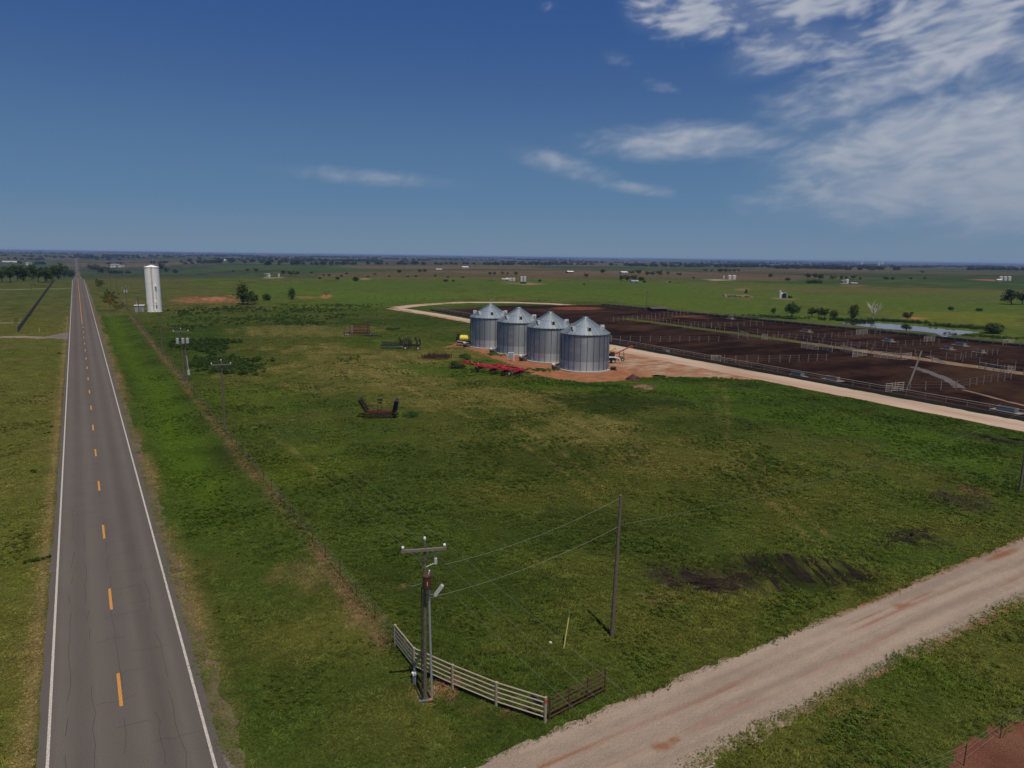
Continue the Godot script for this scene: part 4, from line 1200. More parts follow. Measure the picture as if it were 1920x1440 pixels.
func corner_things() -> void:
	var beige := mat("fence_beige", Color(0.43, 0.365, 0.285), 0.75, 0, 0.3, 1.2)
	var rusty := mat("gate_rust", Color(0.115, 0.050, 0.034), 0.9, 0, 0.45, 1.5)
	var P := [gp(741.5, 1212), gp(777, 1258), gp(848.9, 1291), gp(930.5, 1325), gp(1022, 1355)]
	var o := thing("pipe_fence", "beige five-rail pipe fence round the pasture corner", "fence", P[0])
	for k in 5:
		part(o, "post", MB.new().tube(P[k] - P[0] + Vector3.DOWN * 0.2, P[k] - P[0] + Vector3.UP * 1.32, 0.075, 0.075, 9), beige)
	for k in 4:
		for j in 5:
			part(o, "rail", MB.new().tube(P[k] - P[0] + Vector3.UP * (0.28 + j * 0.25), P[k + 1] - P[0] + Vector3.UP * (0.28 + j * 0.25), 0.038, 0.038, 7), beige)
	part(o, "warning_band", MB.new().lathe(P[4] - P[0] + Vector3.UP * 1.05, [Vector2(0.08, 0), Vector2(0.08, 0.16)], 9), mat("band_red", Color(0.45, 0.06, 0.04), 0.6))
	o = thing("hanging_tube", "dark mail tube hung on the pipe fence rails", "mail tube", gp(1022, 1355))
	var e = (P[3] - P[4]).normalized()
	var sd := Vector3(-e.z, 0, e.x) * 0.14
	part(o, "tube", MB.new().tube(e * 0.75 + sd + Vector3.UP * 1.12, e * 0.28 + sd + Vector3.UP * 0.72, 0.13, 0.13, 10), mat("fan_black", Color.WHITE))
	part(o, "strap", MB.new().tube(e * 0.52 + Vector3.UP * 1.25, e * 0.52 + sd + Vector3.UP * 0.95, 0.015), galv(2))
	var A := gp(1030, 1352)
	var B := gp(1133.6, 1298)
	o = thing("rusty_gate", "rusty pipe gate closing the pasture beside the gravel drive", "gate", A)
	for j in 5: part(o, "rail", MB.new().tube(Vector3.UP * (0.2 + j * 0.24), B - A + Vector3.UP * (0.2 + j * 0.24), 0.032, 0.032, 7), rusty)
	for k in 4: part(o, "upright", MB.new().tube((B - A) * k / 3.0 + Vector3.UP * 0.05, (B - A) * k / 3.0 + Vector3.UP * 1.28, 0.045, 0.045, 7), rusty)
	# pole with transformer, conduit and lamp
	var p1 := gp(797, 1314)
	o = pole("utility_pole", "utility pole with rusty transformer and lamp by the pipe fence", p1, 8.35, "poles of the roadside power line", 2.1, Vector3(0.05, 0, 0.1), 0.1)
	o.rotation.y = -0.35
	part(o, "conduit", MB.new().tube(Vector3(0.33, 0, 0.1), Vector3(0.22, 6.1, 0.1), 0.055, 0.055, 9), mat("conduit", Color(0.30, 0.33, 0.36), 0.5, 0.2))
	part(o, "cable_guard", MB.new().tube(Vector3(-0.16, 0, 0.08), Vector3(-0.11, 6.0, 0.08), 0.028), mat("fan_black", Color.WHITE))
	var tr := part(o, "transformer", MB.new().lathe(Vector3(0.12, 6.05, 0.33), [Vector2(0.02, 0), Vector2(0.19, 0.0), Vector2(0.2, 0.05), Vector2(0.2, 0.6), Vector2(0.22, 0.62), Vector2(0.2, 0.68), Vector2(0.02, 0.72)], 16), mat("transformer_rust", Color(0.105, 0.042, 0.03), 0.7, 0, 0.45, 2.0))
	put(tr, "serial_plate", MB.new().box(Vector3(0.12, 6.36, 0.535), Vector3(0.03, 0.2, 0.012)).mesh(mat("plate_yellow", Color(0.6, 0.45, 0.2), 0.6)))
	put(tr, "bushing", MB.new().tube(Vector3(0.2, 6.75, 0.33), Vector3(0.24, 6.95, 0.36), 0.035).mesh(mat("porcelain", Color.WHITE)))
	var lm := part(o, "lamp_arm", MB.new().line([Vector3(0.1, 5.6, 0.1), Vector3(0.45, 5.62, 0.15), Vector3(0.62, 5.75, 0.2)], 0.03), galv(2))
	put(lm, "luminaire", MB.new().beam(Vector3(0.5, 5.6, 0.2), Vector3(0.85, 6.1, 0.25), 0.22, 0.13).mesh(mat("luminaire", Color(0.48, 0.50, 0.52), 0.4, 0.2)))
	var fu := part(o, "fuse_cutout", MB.new().line([Vector3(0.08, 7.0, 0.1), Vector3(0.5, 7.2, 0.15)], 0.025).box(Vector3(0.55, 7.3, 0.15), Vector3(0.13, 0.28, 0.13)), mat("luminaire", Color.WHITE))
	put(fu, "jumper", MB.new().line([Vector3(0.55, 7.45, 0.15), Vector3(0.4, 7.7, 0.15), Vector3(0.05, 7.75, 0.1)], 0.015).mesh(mat("wire", Color.WHITE)))
	part(o, "arm_hook", MB.new().line([Vector3(-0.08, 6.2, 0.1), Vector3(-0.6, 6.1, 0.15)], 0.022).box(Vector3(-0.62, 6.1, 0.15), Vector3(0.08, 0.1, 0.08)), galv(2))
	o = thing("ground_marker", "short fallen cable guard with an orange end at the pole foot", "cable guard", gp(795, 1318), 0.9)
	part(o, "guard", MB.new().beam(Vector3(0, 0.06, -0.25), Vector3(0.1, 0.12, 0.3), 0.14, 0.06), galv(1))
	part(o, "orange_end", MB.new().beam(Vector3(0.09, 0.13, 0.24), Vector3(0.12, 0.15, 0.42), 0.145, 0.065), mat("orange_end", Color(0.45, 0.16, 0.05), 0.7))
	o = thing("meter_post", "grey meter post with a white cap beside the pipe fence", "meter post", gp(777, 1283))
	part(o, "pedestal", MB.new().box(Vector3(0, 0.27, 0), Vector3(0.15, 0.55, 0.13)), mat("conduit", Color.WHITE))
	part(o, "cap", MB.new().box(Vector3(0, 0.6, 0), Vector3(0.22, 0.12, 0.2)), mat("fan_white", Color.WHITE))
	var p5 := gp(1147, 1193)
	pole("guy_pole", "plain weathered pole standing alone in the pasture beyond the rusty gate", p5, 8.5, "poles of the branch line over the pasture", 0, Vector3(0.15, 0, 0.1))
	var pr := gp(1911, 924)
	pole("guy_pole", "plain weathered pole beside the flooded grass at the far pasture corner", pr, 8.5, "poles of the branch line over the pasture", 0, Vector3(0.1, 0, 0))
	var tops := {}
	var lbl := ["pole with a bare crossarm behind the wire fence", "pole carrying three grey transformers beside the brush", "thin pole just short of the water tower", "pole standing in front of the white equipment hut", "pole with small transformers beyond the equipment hut", "pole near the yellow-leaved shrubs", "pole before the road crest", "pole at the road crest"]
	var zs := [-88.6, -123.4, -156.8, -215.1, -270.6, -331.5, -395.0, -455.0]
	for k in 8:
		var at := on(13.4 + (0.35 if k == 0 else 0.0), zs[k])
		var h: float = [8.3, 8.6, 8.4, 8.2, 7.9, 8.2, 8.2, 8.2][k]
		o = pole("utility_pole", lbl[k], at, h, "poles of the roadside power line", [2.3, 2.3, 0, 0, 2.2, 0, 0, 2.0][k])
		o.rotation.y = -0.2
		if k == 1:
			part(o, "twin_shaft", MB.new().tube(Vector3(0.55, -0.3, 0), Vector3(0.4, 6.9, 0), 0.15, 0.11, 9), mat("pole_wood", Color.WHITE))
			for x in [-0.55, 0.25, 0.9]:
				part(o, "transformer", MB.new().lathe(Vector3(x, 6.3, 0.3), [Vector2(0.02, 0), Vector2(0.24, 0), Vector2(0.25, 0.8), Vector2(0.02, 0.88)], 14), mat("transformer_grey", Color(0.42, 0.45, 0.49), 0.45, 0.2))
			part(o, "meter_cabinet", MB.new().box(Vector3(0.75, 1.5, 0.15), Vector3(0.35, 0.8, 0.25)).tube(Vector3(0.75, 1.9, 0.1), Vector3(0.6, 4.2, 0.1), 0.06), mat("cabinet_pale", Color(0.36, 0.42, 0.46), 0.5))
		if k == 4:
			for x in [-0.35, 0.35]: part(o, "transformer", MB.new().lathe(Vector3(x, 6.0, 0.3), [Vector2(0.02, 0), Vector2(0.25, 0), Vector2(0.25, 0.8), Vector2(0.02, 0.88)], 14), mat("transformer_grey", Color.WHITE))
		tops[k] = at + Vector3.UP * h
	var p0 := on(13.0, 6.0)
	o = pole("utility_pole", "pole with crossarm across the gravel drive from the pipe fence", p0, 8.4, "poles of the roadside power line", 2.1)
	var t1 := p1 + Vector3(0, 8.1, 0)
	for s in [-0.95, 0.0, 0.95]:
		wire("overhead wire from the transformer pole across the gravel drive", t1 + Vector3(s, 0.1, -s * 0.3), p0 + Vector3(s, 8.2, 0), 0.35)
		wire("overhead wire from the transformer pole to the bare crossarm pole", t1 + Vector3(s, 0.1, -s * 0.3), tops[0] + Vector3(s, -0.1, 0), 0.7)
		wire("overhead wire between the bare crossarm pole and the three-transformer pole", tops[0] + Vector3(s, -0.1, 0), tops[1] + Vector3(s, -0.1, 0), 0.4)
	for k in 6: wire("overhead wire strung between the poles toward the road crest", tops[k + 1], tops[k + 2], 0.4)
	wire("upper slack wire from transformer pole to the plain pole", p1 + Vector3(0.55, 6.9, 0.1), p5 + Vector3(0.1, 8.35, 0.1), 0.4, 0.0065, "power_line", "wires of the branch line over the pasture")
	wire("lower slack wire from transformer pole to the plain pole", p1 + Vector3(0.2, 5.4, 0.1), p5 + Vector3(0.1, 6.7, 0.1), 0.4, 0.0065, "power_line", "wires of the branch line over the pasture")
	wire("wire from the plain pole over the pasture to the far corner pole", p5 + Vector3(0.1, 6.7, 0), pr + Vector3(0.1, 8.2, 0), 1.0, 0.0045, "power_line", "wires of the branch line over the pasture")
	o = thing("pale_stone", "small pale stone lying in the pasture near the guy guard", "stone", gp(1032, 1205))
	var stn := MB.new()
	mound(stn, 0.1, 0.08, 5.0)
	part(o, "stone", stn, mat("stone_pale", Color(0.5, 0.5, 0.48), 0.9))
	var ga := gp(1057, 1216)
	o = thing("guy_guard", "slanting yellow guy wire guard in the pasture", "guy guard", ga)
	var dirn := ((p5 + Vector3.UP * 7.5) - ga).normalized()
	var up2 := Vector3(0.55, 1.55, -0.35)
	part(o, "guard_sleeve", MB.new().tube(Vector3.ZERO, up2, 0.035, 0.035, 8), mat("guard_yellow", Color(0.42, 0.36, 0.13), 0.5))
	part(o, "guy_wire", MB.new().tube(up2, up2 * 1.25, 0.012), mat("wire", Color.WHITE))
	# the wire fence along the highway: rusty T-posts and four strands
	var tp := mat("tpost", Color(0.16, 0.055, 0.04), 0.8, 0, 0.3)
	var wz := [-35.8, -38.9, -42.0, -45.1, -48.1, -51.5, -55.0, -58.0, -61.5]
	var fp := [on(13.4, -33.7), on(13.4, -330)]
	post_fence("wire_fence", "rusty T-post wire fence between highway verge and pasture", "", fp, 3.25, 1.15, 0.028, [0.35, 0.6, 0.85, 1.08], tp, mat("wire", Color.WHITE), 0.003, 0.0)
	post_fence("wire_fence", "T-post wire fence at the edge of the bare red field", "", [gp(1700, 1480), gp(1807, 1436), gp(1875, 1385), gp(1990, 1310)], 3.4, 1.1, 0.025, [0.4, 0.75, 1.02], mat("tpost_dark", Color(0.05, 0.035, 0.03), 0.8), mat("wire", Color.WHITE), 0.003)
	var c0 := gp(1286, 1500)
	pen_gate("beige pipe rail corner on the far side of the gravel drive", "", c0, gp(1335, 1482), 1.2, 4, beige, "pipe_rail")

func tower() -> void:
	var p := gp(291.5, 585)
	var o := thing("water_tower", "tall white cylindrical water tower beside the wire fence", "water tower", p + Vector3(0, 0, -2.2), -0.06)
	var w := mat("tower_white", Color(0.9, 0.905, 0.9), 0.42, 0.0, 0.06, 0.15)
	part(o, "shell", MB.new().lathe(Vector3.ZERO, [Vector2(2.3, -0.2), Vector2(2.3, 0.1), Vector2(2.22, 0.1), Vector2(2.22, 14.6)], 40), w)
	part(o, "roof", MB.new().lathe(Vector3.ZERO, [Vector2(2.22, 14.6), Vector2(2.3, 14.6), Vector2(2.3, 14.72), Vector2(0.25, 15.35), Vector2(0.02, 15.4)], 40), w)
	for k in 6: part(o, "shell_seam", MB.new().lathe(Vector3.UP * (2.4 * (k + 0.9)), [Vector2(2.225, 0), Vector2(2.232, 0.02), Vector2(2.225, 0.04)], 40), mat("tower_seam", Color(0.62, 0.64, 0.66), 0.5))
	var l := MB.new()
	for s in [-0.16, 0.16]: l.tube(Vector3(-0.25 + s, 0.8, 2.36), Vector3(-0.25 + s, 15.1, 2.36), 0.03, 0.03, 5)
	for k in 44: l.tube(Vector3(-0.41, 1.0 + k * 0.32, 2.36), Vector3(-0.09, 1.0 + k * 0.32, 2.36), 0.018, 0.018, 4)
	part(o, "ladder", l, mat("ladder_dark", Color(0.10, 0.10, 0.105), 0.7))
	for q in [[0.75, 8.6], [0.55, 2.6], [0.55, 3.3]]: part(o, "antenna_box", MB.new().box(Vector3(q[0], q[1], 2.4), Vector3(0.45, 0.5, 0.5)), mat("fan_white", Color.WHITE))
	part(o, "conduit_pipe", MB.new().tube(Vector3(0.75, 0.3, 2.2), Vector3(0.75, 8.6, 2.2), 0.05), mat("conduit", Color.WHITE))
	for q in [[-1.9, 0.8], [1.95, 0.7], [0.5, 2.5]]:
		part(o, "roof_antenna", MB.new().tube(Vector3(q[0], 14.7, 0.4), Vector3(q[0], 14.9 + q[1], 0.4), 0.05).box(Vector3(q[0], 14.9 + q[1] * 0.8, 0.45), Vector3(0.2, 0.45, 0.15)), galv(1))
	part(o, "railing", MB.new().lathe(Vector3.UP * 15.5, [Vector2(0.9, 0), Vector2(0.9, 0.04)], 20), galv(1))
	for x in [-1.1, 0.0, 0.9]: part(o, "valve_box", MB.new().box(Vector3(x, 0.4, 2.7), Vector3(0.55, 0.8, 0.5)), mat("fan_white", Color.WHITE))
	o = thing("equipment_hut", "small grey equipment hut with a white roof by the water tower", "hut", gp(262, 585), -0.12)
	part(o, "wall", MB.new().box(Vector3(0, 1.0, -1.2), Vector3(2.8, 2.1, 2.4)), mat("hut_wall", Color(0.34, 0.34, 0.33), 0.8, 0, 0.2))
	part(o, "roof", MB.new().box(Vector3(0, 2.15, -1.2), Vector3(3.1, 0.16, 2.7)), mat("fan_white", Color.WHITE))
	part(o, "door", MB.new().box(Vector3(0.3, 0.95, 0.03), Vector3(0.85, 1.8, 0.06)), mat("hut_door", Color(0.2, 0.21, 0.22), 0.6))
	part(o, "vent_stack", MB.new().tube(Vector3(-0.8, 2.2, -1.2), Vector3(-0.8, 3.4, -1.2), 0.16).box(Vector3(-0.8, 3.4, -1.2), Vector3(0.45, 0.2, 0.45)), galv(1))

# ---------------------------------------------------------------- cattle pens
func bunk_line(label: String, a: Vector2, b: Vector2, side: float, dark: Material, pale: Material, called: String) -> void:
	# concrete feed bunk in sections, a post every three metres, two rails over it; side: towards the pens
	var o := thing(called, label, "feed bunk", on(a.x, a.y))
	var org := on(a.x, a.y)
	var n := int(a.distance_to(b) / 3.0)
	var tops := []
	for k in n:
		var p := a.lerp(b, float(k) / n)
		var q := a.lerp(b, float(k + 1) / n)
		var P := on(p.x, p.y) - org
		var Q := on(q.x, q.y) - org
		var m := MB.new()
		var e := (Q - P) * 0.985
		m.beam(P + Vector3(0, 0.28, 0), P + e + Vector3(0, 0.28, 0), 0.14, 0.56)
		m.beam(P + Vector3(side * 0.45, 0.1, 0), P + e + Vector3(side * 0.45, 0.1, 0), 0.78, 0.18)
		m.beam(P + Vector3(side * 0.85, 0.2, 0), P + e + Vector3(side * 0.85, 0.2, 0), 0.12, 0.4)
		part(o, "bunk_section", m, dark)
		part(o, "post", MB.new().tube(P + Vector3(side * 0.95, -0.1, 0), P + Vector3(side * 0.95, 1.3, 0), 0.06, 0.06, 6), pale)
		tops.append(P)
	tops.append(on(b.x, b.y) - org)
	for y in [0.95, 1.27]:
		var m := MB.new()
		for k in tops.size() - 1: m.tube(tops[k] + Vector3(side * 0.95, y, 0), tops[k + 1] + Vector3(side * 0.95, y, 0), 0.045, 0.045, 6, false)
		part(o, "rail", m, pale)

func mound(m: MB, R: float, H: float, sd: float) -> void:  # a rough heap
	for j in 7:
		for i in 22:
			var v := []
			for e in [[i, j], [i + 1, j], [i + 1, j + 1], [i, j + 1]]:
				var t: float = TAU * (int(e[0]) % 22) / 22.0
				var u: float = e[1] / 7.0
				var rr := R * (1.0 - u) * (1.0 + 0.45 * nb.get_noise_2d(cos(t) * 16 + sd * 40, sin(t) * 16))
				var hh := H * (1.0 - pow(1.0 - u, 1.6)) * (1.0 + 0.5 * nc.get_noise_2d(cos(t) * rr * 3 + sd * 9, sin(t) * rr * 3)) - (0.06 if e[1] == 0 else 0.0)
				v.append(Vector3(cos(t) * rr, hh, -sin(t) * rr))
			m.quad(v[0], v[1], v[2], v[3])

func pens() -> void:
	var pale := mat("pen_post", Color(0.36, 0.31, 0.26), 0.85, 0, 0.35, 1.0)
	var cable := mat("pen_cable", Color(0.16, 0.13, 0.12), 0.7)
	var conc := mat("bunk_concrete", Color(0.115, 0.095, 0.085), 0.9, 0, 0.45, 0.6)
	bunk_line("long dark concrete feed bunk with rails beside the pale feed road", Vector2(109.4, -30), Vector2(109.4, -236), 1.0, conc, mat("bunk_rail", Color(0.34, 0.31, 0.29), 0.8, 0, 0.3), "feed_bunk")
	bunk_line("feed bunk with pale rails along the pond side of the pens", Vector2(207, -66), Vector2(198, -160), -1.0, mat("bunk_dark", Color(0.06, 0.05, 0.045), 0.9), pale, "feed_bunk")
	bunk_line("feed bunk at the far end of the pens near the shed", Vector2(198, -160), Vector2(190, -236), -1.0, mat("bunk_dark", Color.WHITE), pale, "feed_bunk")
	var rows := [
		[[1144, 641], [1347, 641], "pale post fence across the pens just beyond the auger"],
		[[1337, 680], [1462, 680], [1549, 676], "pale post fence ending at a white gate by the bunk"],
		[[1677, 732], [1792, 731], [1830, 722], [1895, 712], "pale post fence across the pens by the leaning pole"],
		[[1283, 616], [1430, 611], "post fence across the back pens near the red mound"],
		[[1452, 638], [1597, 632], [1650, 629], "post fence across the back pens toward the pond"],
		[[1565, 654], [1640, 651], [1725, 648], [1760, 646], "post fence across the back pens beside the water tanks"],
		[[1790, 676], [1830, 669], [1870, 664], "short post fence near the red streak in the back pens"],
		[[1150, 603], [1290, 590], "post fence behind the grain bins toward the shed"]]
	for r in rows:
		var pts := []
		for k in r.size() - 1: pts.append(gp(r[k][0], r[k][1]))
		post_fence("pen_fence", r[-1], "post fences dividing the cattle pens", pts, 2.6, 1.55, 0.075, [0.5, 0.95, 1.4], pale, cable, 0.012, 0.04)
	post_fence("alley_fence", "post fence along the feed road side of the green alley", "fences along the alley between the pens", [on(155.5, -178), on(155.5, -118), on(153.5, -62), on(153.5, -40)], 3.4, 1.5, 0.075, [0.6, 1.3], pale, cable, 0.012, 0.1)
	post_fence("alley_fence", "post fence along the pond side of the green alley", "fences along the alley between the pens", [on(162, -180), on(162, -118), on(161, -70), on(161, -40)], 3.4, 1.5, 0.075, [0.6, 1.3], pale, cable, 0.012, 0.1)
	post_fence("wire_fence", "dark post and wire fence beyond the far road", "", [gp(690, 560), gp(760, 563), gp(900, 563), gp(1010, 566), gp(1110, 575), gp(1210, 584)], 4.0, 1.4, 0.06, [0.5, 0.9, 1.25], mat("post_dark", Color(0.06, 0.045, 0.04), 0.9), cable, 0.012)
	for q in [[[1660, 736], [1693, 733], "white pipe gate beside the feed bunk near the leaning pole"], [[1333, 679], [1351, 680], "white pipe gate at the bunk end of the middle fence"], [[1136, 637], [1146, 640], "white pipe gate behind the grain bin beside the auger"],
			[[1370, 632], [1384, 635], "low pipe gate first along the alley past the bins"], [[1388, 631], [1402, 635], "tall pipe gate set across the alley"], [[1428, 637], [1438, 638], "square pipe gate alone in the alley fence"],
			[[1502, 653], [1534, 657], "long run of pipe panels in the alley fence"], [[1534, 655], [1560, 661], "pipe panel closing the alley fence corner"], [[1576, 659], [1600, 665], "low pipe panel across the tan alley"], [[1598, 670], [1625, 668], "open pipe gate in the tan alley"],
			[[1638, 670], [1690, 676], "long run of pipe panels behind the leaning pole"], [[1690, 676], [1708, 674], "short pipe panel beside the leaning pole"], [[1835, 693], [1890, 702], "long pipe panels at the tan end of the alley"], [[1888, 700], [1902, 701], "last pipe panel at the tan end of the alley"], [[1605, 628], [1626, 627], "pipe gate in the pond side bunk"], [[1732, 641], [1752, 640], "pipe gate in the pond side bunk near the round bush"], [[1880, 647], [1900, 646], "pipe gate at the end of the pond side bunk"]]:
		pen_gate(q[2], "pipe gates and panels of the pens", gp(q[0][0], q[0][1]), gp(q[1][0], q[1][1]), 1.5, 5, mat("gate_pale", Color(0.50, 0.46, 0.41), 0.7, 0, 0.2))
	for q in [[1248, 661, 2.2, false, "concrete water trough in the pen beside the auger yard"], [1495, 705, 2.3, true, "grey steel water trough on a slab behind the bunk"], [1561, 713, 2.3, false, "pale concrete trough next along from the grey steel one"], [1888, 772, 2.6, true, "large blue-grey water trough on a concrete slab"], [1666, 640, 2.6, true, "water trough in the back pen near the pond"], [1777, 655, 2.2, false, "small pale trough in the back pen beneath the streak"], [1837, 661, 1.9, false, "white trough at the red streak of bare soil"], [1801, 648, 2.8, true, "long grey trough against the pond side bunk"], [1370, 598, 2.4, true, "trough in the far back pen beside the shed fence"], [1512, 622, 3.0, false, "pale heap-covered slab trough in the back pen"]]:
		trough(q[4], gp(q[0], q[1]), 1.45 if q[1] > 690 else 1.2, q[2], q[3])
	var a := gp(1700, 731)
	var o := thing("leaning_pole", "bleached wooden pole leaning sharply over the pens", "pole", a)
	part(o, "shaft", MB.new().tube(Vector3.DOWN * 0.2, CR * 1.75 + Vector3(0, 6.6, 0), 0.17, 0.12, 10), mat("bleached_wood", Color(0.36, 0.32, 0.28), 0.9, 0, 0.3))
	part(o, "pole_cap", MB.new().tube(CR * 1.75 + Vector3(0, 6.6, 0), CR * 1.77 + Vector3(0, 6.68, 0), 0.14, 0.1, 10), galv(2))
	o = pole("yard_light_pole", "tall lamp pole behind the pens near the dark shed", gp(1212, 583), 7.4, "")
	part(o, "floodlight", MB.new().box(Vector3(0, 7.4, 0), Vector3(1.3, 0.14, 0.14)).box(Vector3(0.5, 7.25, 0.15), Vector3(0.4, 0.3, 0.25)).box(Vector3(-0.4, 7.25, 0.15), Vector3(0.4, 0.3, 0.25)), galv(2))
	gable("cattle_shed", "low dark open shed at the back of the pens", "shed", 1232, 583, 30, 7, 5.0, -0.3, Color(0.07, 0.055, 0.05), Color(0.09, 0.06, 0.05), "", 0.25, false)
	o = thing("signboard", "small signboard on a post beside the far road", "sign", gp(922, 571), -0.3)
	part(o, "post", MB.new().tube(Vector3.DOWN * 0.1, Vector3.UP * 2.0, 0.06, 0.06, 6), pale)
	part(o, "board", MB.new().box(Vector3(0, 2.0, 0.08), Vector3(1.5, 0.35, 0.05)), pale)
	o = thing("spoil_heap", "dark broken earth heap at the yard edge", "heap", gp(1187, 712))
	var hm := MB.new()
	for k in 26:
		var an := rng.randf() * TAU
		var rr := rng.randf() * 1.0
		hm.box(Vector3(cos(an) * rr * 1.2, 0.55 * (1.0 - rr) + 0.08, sin(an) * rr), Vector3(rng.randf_range(0.25, 0.6), rng.randf_range(0.2, 0.5), rng.randf_range(0.25, 0.6)), Basis.from_euler(Vector3(rng.randf(), rng.randf() * 3, rng.randf())))
	mound(hm, 1.3, 0.75, 3.0)
	part(o, "clods", hm, mat("clod", Color(0.11, 0.05, 0.035), 0.95, 0, 0.5, 1.5))
	o = thing("hay_remains", "flat heap of rotting straw in the grass before the yard", "straw heap", gp(1208, 726))
	var sm := MB.new()
	mound(sm, 1.9, 0.35, 9.0)
	for k in 320:
		var an := rng.randf() * TAU
		var rr := sqrt(rng.randf()) * 1.9
		var q := Vector3(cos(an) * rr, 0.3 * (1 - rr / 2) + 0.02, sin(an) * rr)
		var dd := Vector3(rng.randfn(), rng.randfn() * 0.35, rng.randfn()) * 0.32
		sm.beam(q - dd, q + dd, 0.03, 0.03)
	part(o, "straw", sm, mat("straw", Color(0.26, 0.17, 0.085), 0.95, 0, 0.4, 1.5))

# ---------------------------------------------------------------- the plain
func plain() -> void:
	var white := Color(0.66, 0.66, 0.65)
	gable("barn", "white roofed metal barn on the far plain beyond the bins", "barn", 872, 503, 11, 3.4, 14, -0.4, Color(0.5, 0.5, 0.5), white)
	gable("barn", "open dark barn with white roof among brown fields", "barn", 1068, 512, 11, 4, 14, -0.4, Color(0.06, 0.05, 0.05), white)
	gable("barn", "white roofed barn beside the farmstead trees", "barn", 1169, 513, 11, 4, 12, -0.4, Color(0.4, 0.4, 0.4), white)
	gable("farm_building", "small white farm building under the farmstead trees", "farm building", 1189, 530, 12, 4.5, 6, -0.4, white, Color(0.3, 0.3, 0.3))
	gable("farm_house", "white farmhouse with grey roof among trees past the crest", "house", 216, 501, 16, 6, 14, 0.1, white, Color(0.2, 0.2, 0.21))
	gable("farm_shed", "small white shed beside the white farmhouse", "shed", 229, 501, 7, 3, 8, 0.1, white, Color(0.3, 0.3, 0.3))
	gable("farm_house", "white house behind the roadside grove", "house", 54, 497, 9, 5, 12, 0.1, white, Color(0.25, 0.25, 0.26))
	gable("shed", "long low white sheds far beyond the grove", "shed", 18, 492, 22, 2.5, 14, 0.1, white, white)
	gable("shed", "white machine shed far off along the plain by the wells", "shed", 823, 506, 10, 2, 14, -0.4, white, white, "", 0.35, false)
	gable("shed", "tiny white shed on the plain past the water tower", "shed", 423, 489, 5, 2.4, 14, -0.4, white, white, "", 0.35, false)
	tank_battery("stubby white oil tank near the roadside of the brown field", 957, 527, 3, 1.2, 2.2, Color(0.62, 0.60, 0.57), 2.5)
	gable("well_shed", "long pale well shed beside the stubby white tanks", "shed", 948, 527, 12, 4.5, 4, -0.5, Color(0.55, 0.53, 0.5), Color(0.5, 0.5, 0.5), "", 0.2)
	tank_battery("tall white tank standing in a green containment wall", 981, 531, 2, 0.95, 4.6, Color(0.66, 0.67, 0.68), 2.3)
	var o := thing("containment_wall", "dark green containment wall round two tall white tanks", "wall", gp(981, 532), -0.5515)
	for q in [[Vector3(0, 0.7, 1.5), Vector3(4.4, 1.4, 0.15)], [Vector3(0, 0.7, -1.5), Vector3(4.4, 1.4, 0.15)], [Vector3(2.12, 0.7, 0), Vector3(0.15, 1.4, 2.85)], [Vector3(-2.12, 0.7, 0), Vector3(0.15, 1.4, 2.85)]]: part(o, "wall_panel", MB.new().box(q[0], q[1]), mat("contain_green", Color(0.02, 0.06, 0.045), 0.6))
	tank_battery("white tank at the well site between green and brown fields", 1372, 524, 2, 1.9, 3.6, Color(0.64, 0.62, 0.58), 4.1)
	o = thing("separator_tower", "slim white separator tower at the well site", "separator", gp(1357, 524))
	part(o, "vessel", MB.new().lathe(Vector3.ZERO, [Vector2(0.5, 0), Vector2(0.5, 3.3), Vector2(0.3, 3.6), Vector2(0.01, 3.65)], 12), mat("tank_%s" % Color(0.64, 0.62, 0.58).to_html(), Color(0.64, 0.62, 0.58)))
	part(o, "skirt", MB.new().lathe(Vector3.ZERO, [Vector2(0.8, -0.1), Vector2(0.8, 0.3), Vector2(0.5, 0.35)], 12), galv(2))
	pumpjack("white pump jack near the creek trees beyond the pasture", 501, 520, 1.1)
	tank_battery("white tank beside the pump jack beyond the pasture", 505, 520, 1, 1.3, 2.4, white, 3)
	tank_battery("white tank on a pale pad past the pump jack", 523, 519, 1, 1.0, 3.0, white, 3)
	pumpjack("pump jack standing out on the brown field by the hedge", 1582, 532, 0.9)
	tank_battery("white tank beside the pump jack on the brown field", 1588, 532, 1, 1.4, 3.4, white, 3)
	gable("well_shed", "grey well shed past the pump jack on the brown field", "shed", 1600, 533, 11, 3, 4, -0.5, Color(0.35, 0.37, 0.4), Color(0.35, 0.37, 0.4), "", 0.3, false)
	tank_battery("white tank in the row on the red pad", 1884, 526, 3, 1.8, 4.2, white, 4.6)
	gable("well_shed", "white well shed beside the tank row on the red pad", "shed", 1872, 527, 8, 3.6, 4, -0.5, white, white, "", 0.3, false)
	# silo and arched shed in the green field
	o = thing("silo", "white concrete silo beside the arched shed in the green field", "silo", gp(1462, 559))
	part(o, "shell", MB.new().lathe(Vector3.ZERO, [Vector2(0.6, -0.1), Vector2(0.6, 3.7)], 16), mat("silo_white", Color(0.6, 0.61, 0.62), 0.7, 0, 0.2))
	part(o, "dome", MB.new().lathe(Vector3.ZERO, [Vector2(0.64, 3.7), Vector2(0.5, 3.95), Vector2(0.02, 4.1)], 16), galv(1))
	o = thing("arched_shed", "pale arched shed open at the front beside the white silo", "shed", gp(1469, 559), -0.5)
	var ar := MB.new()
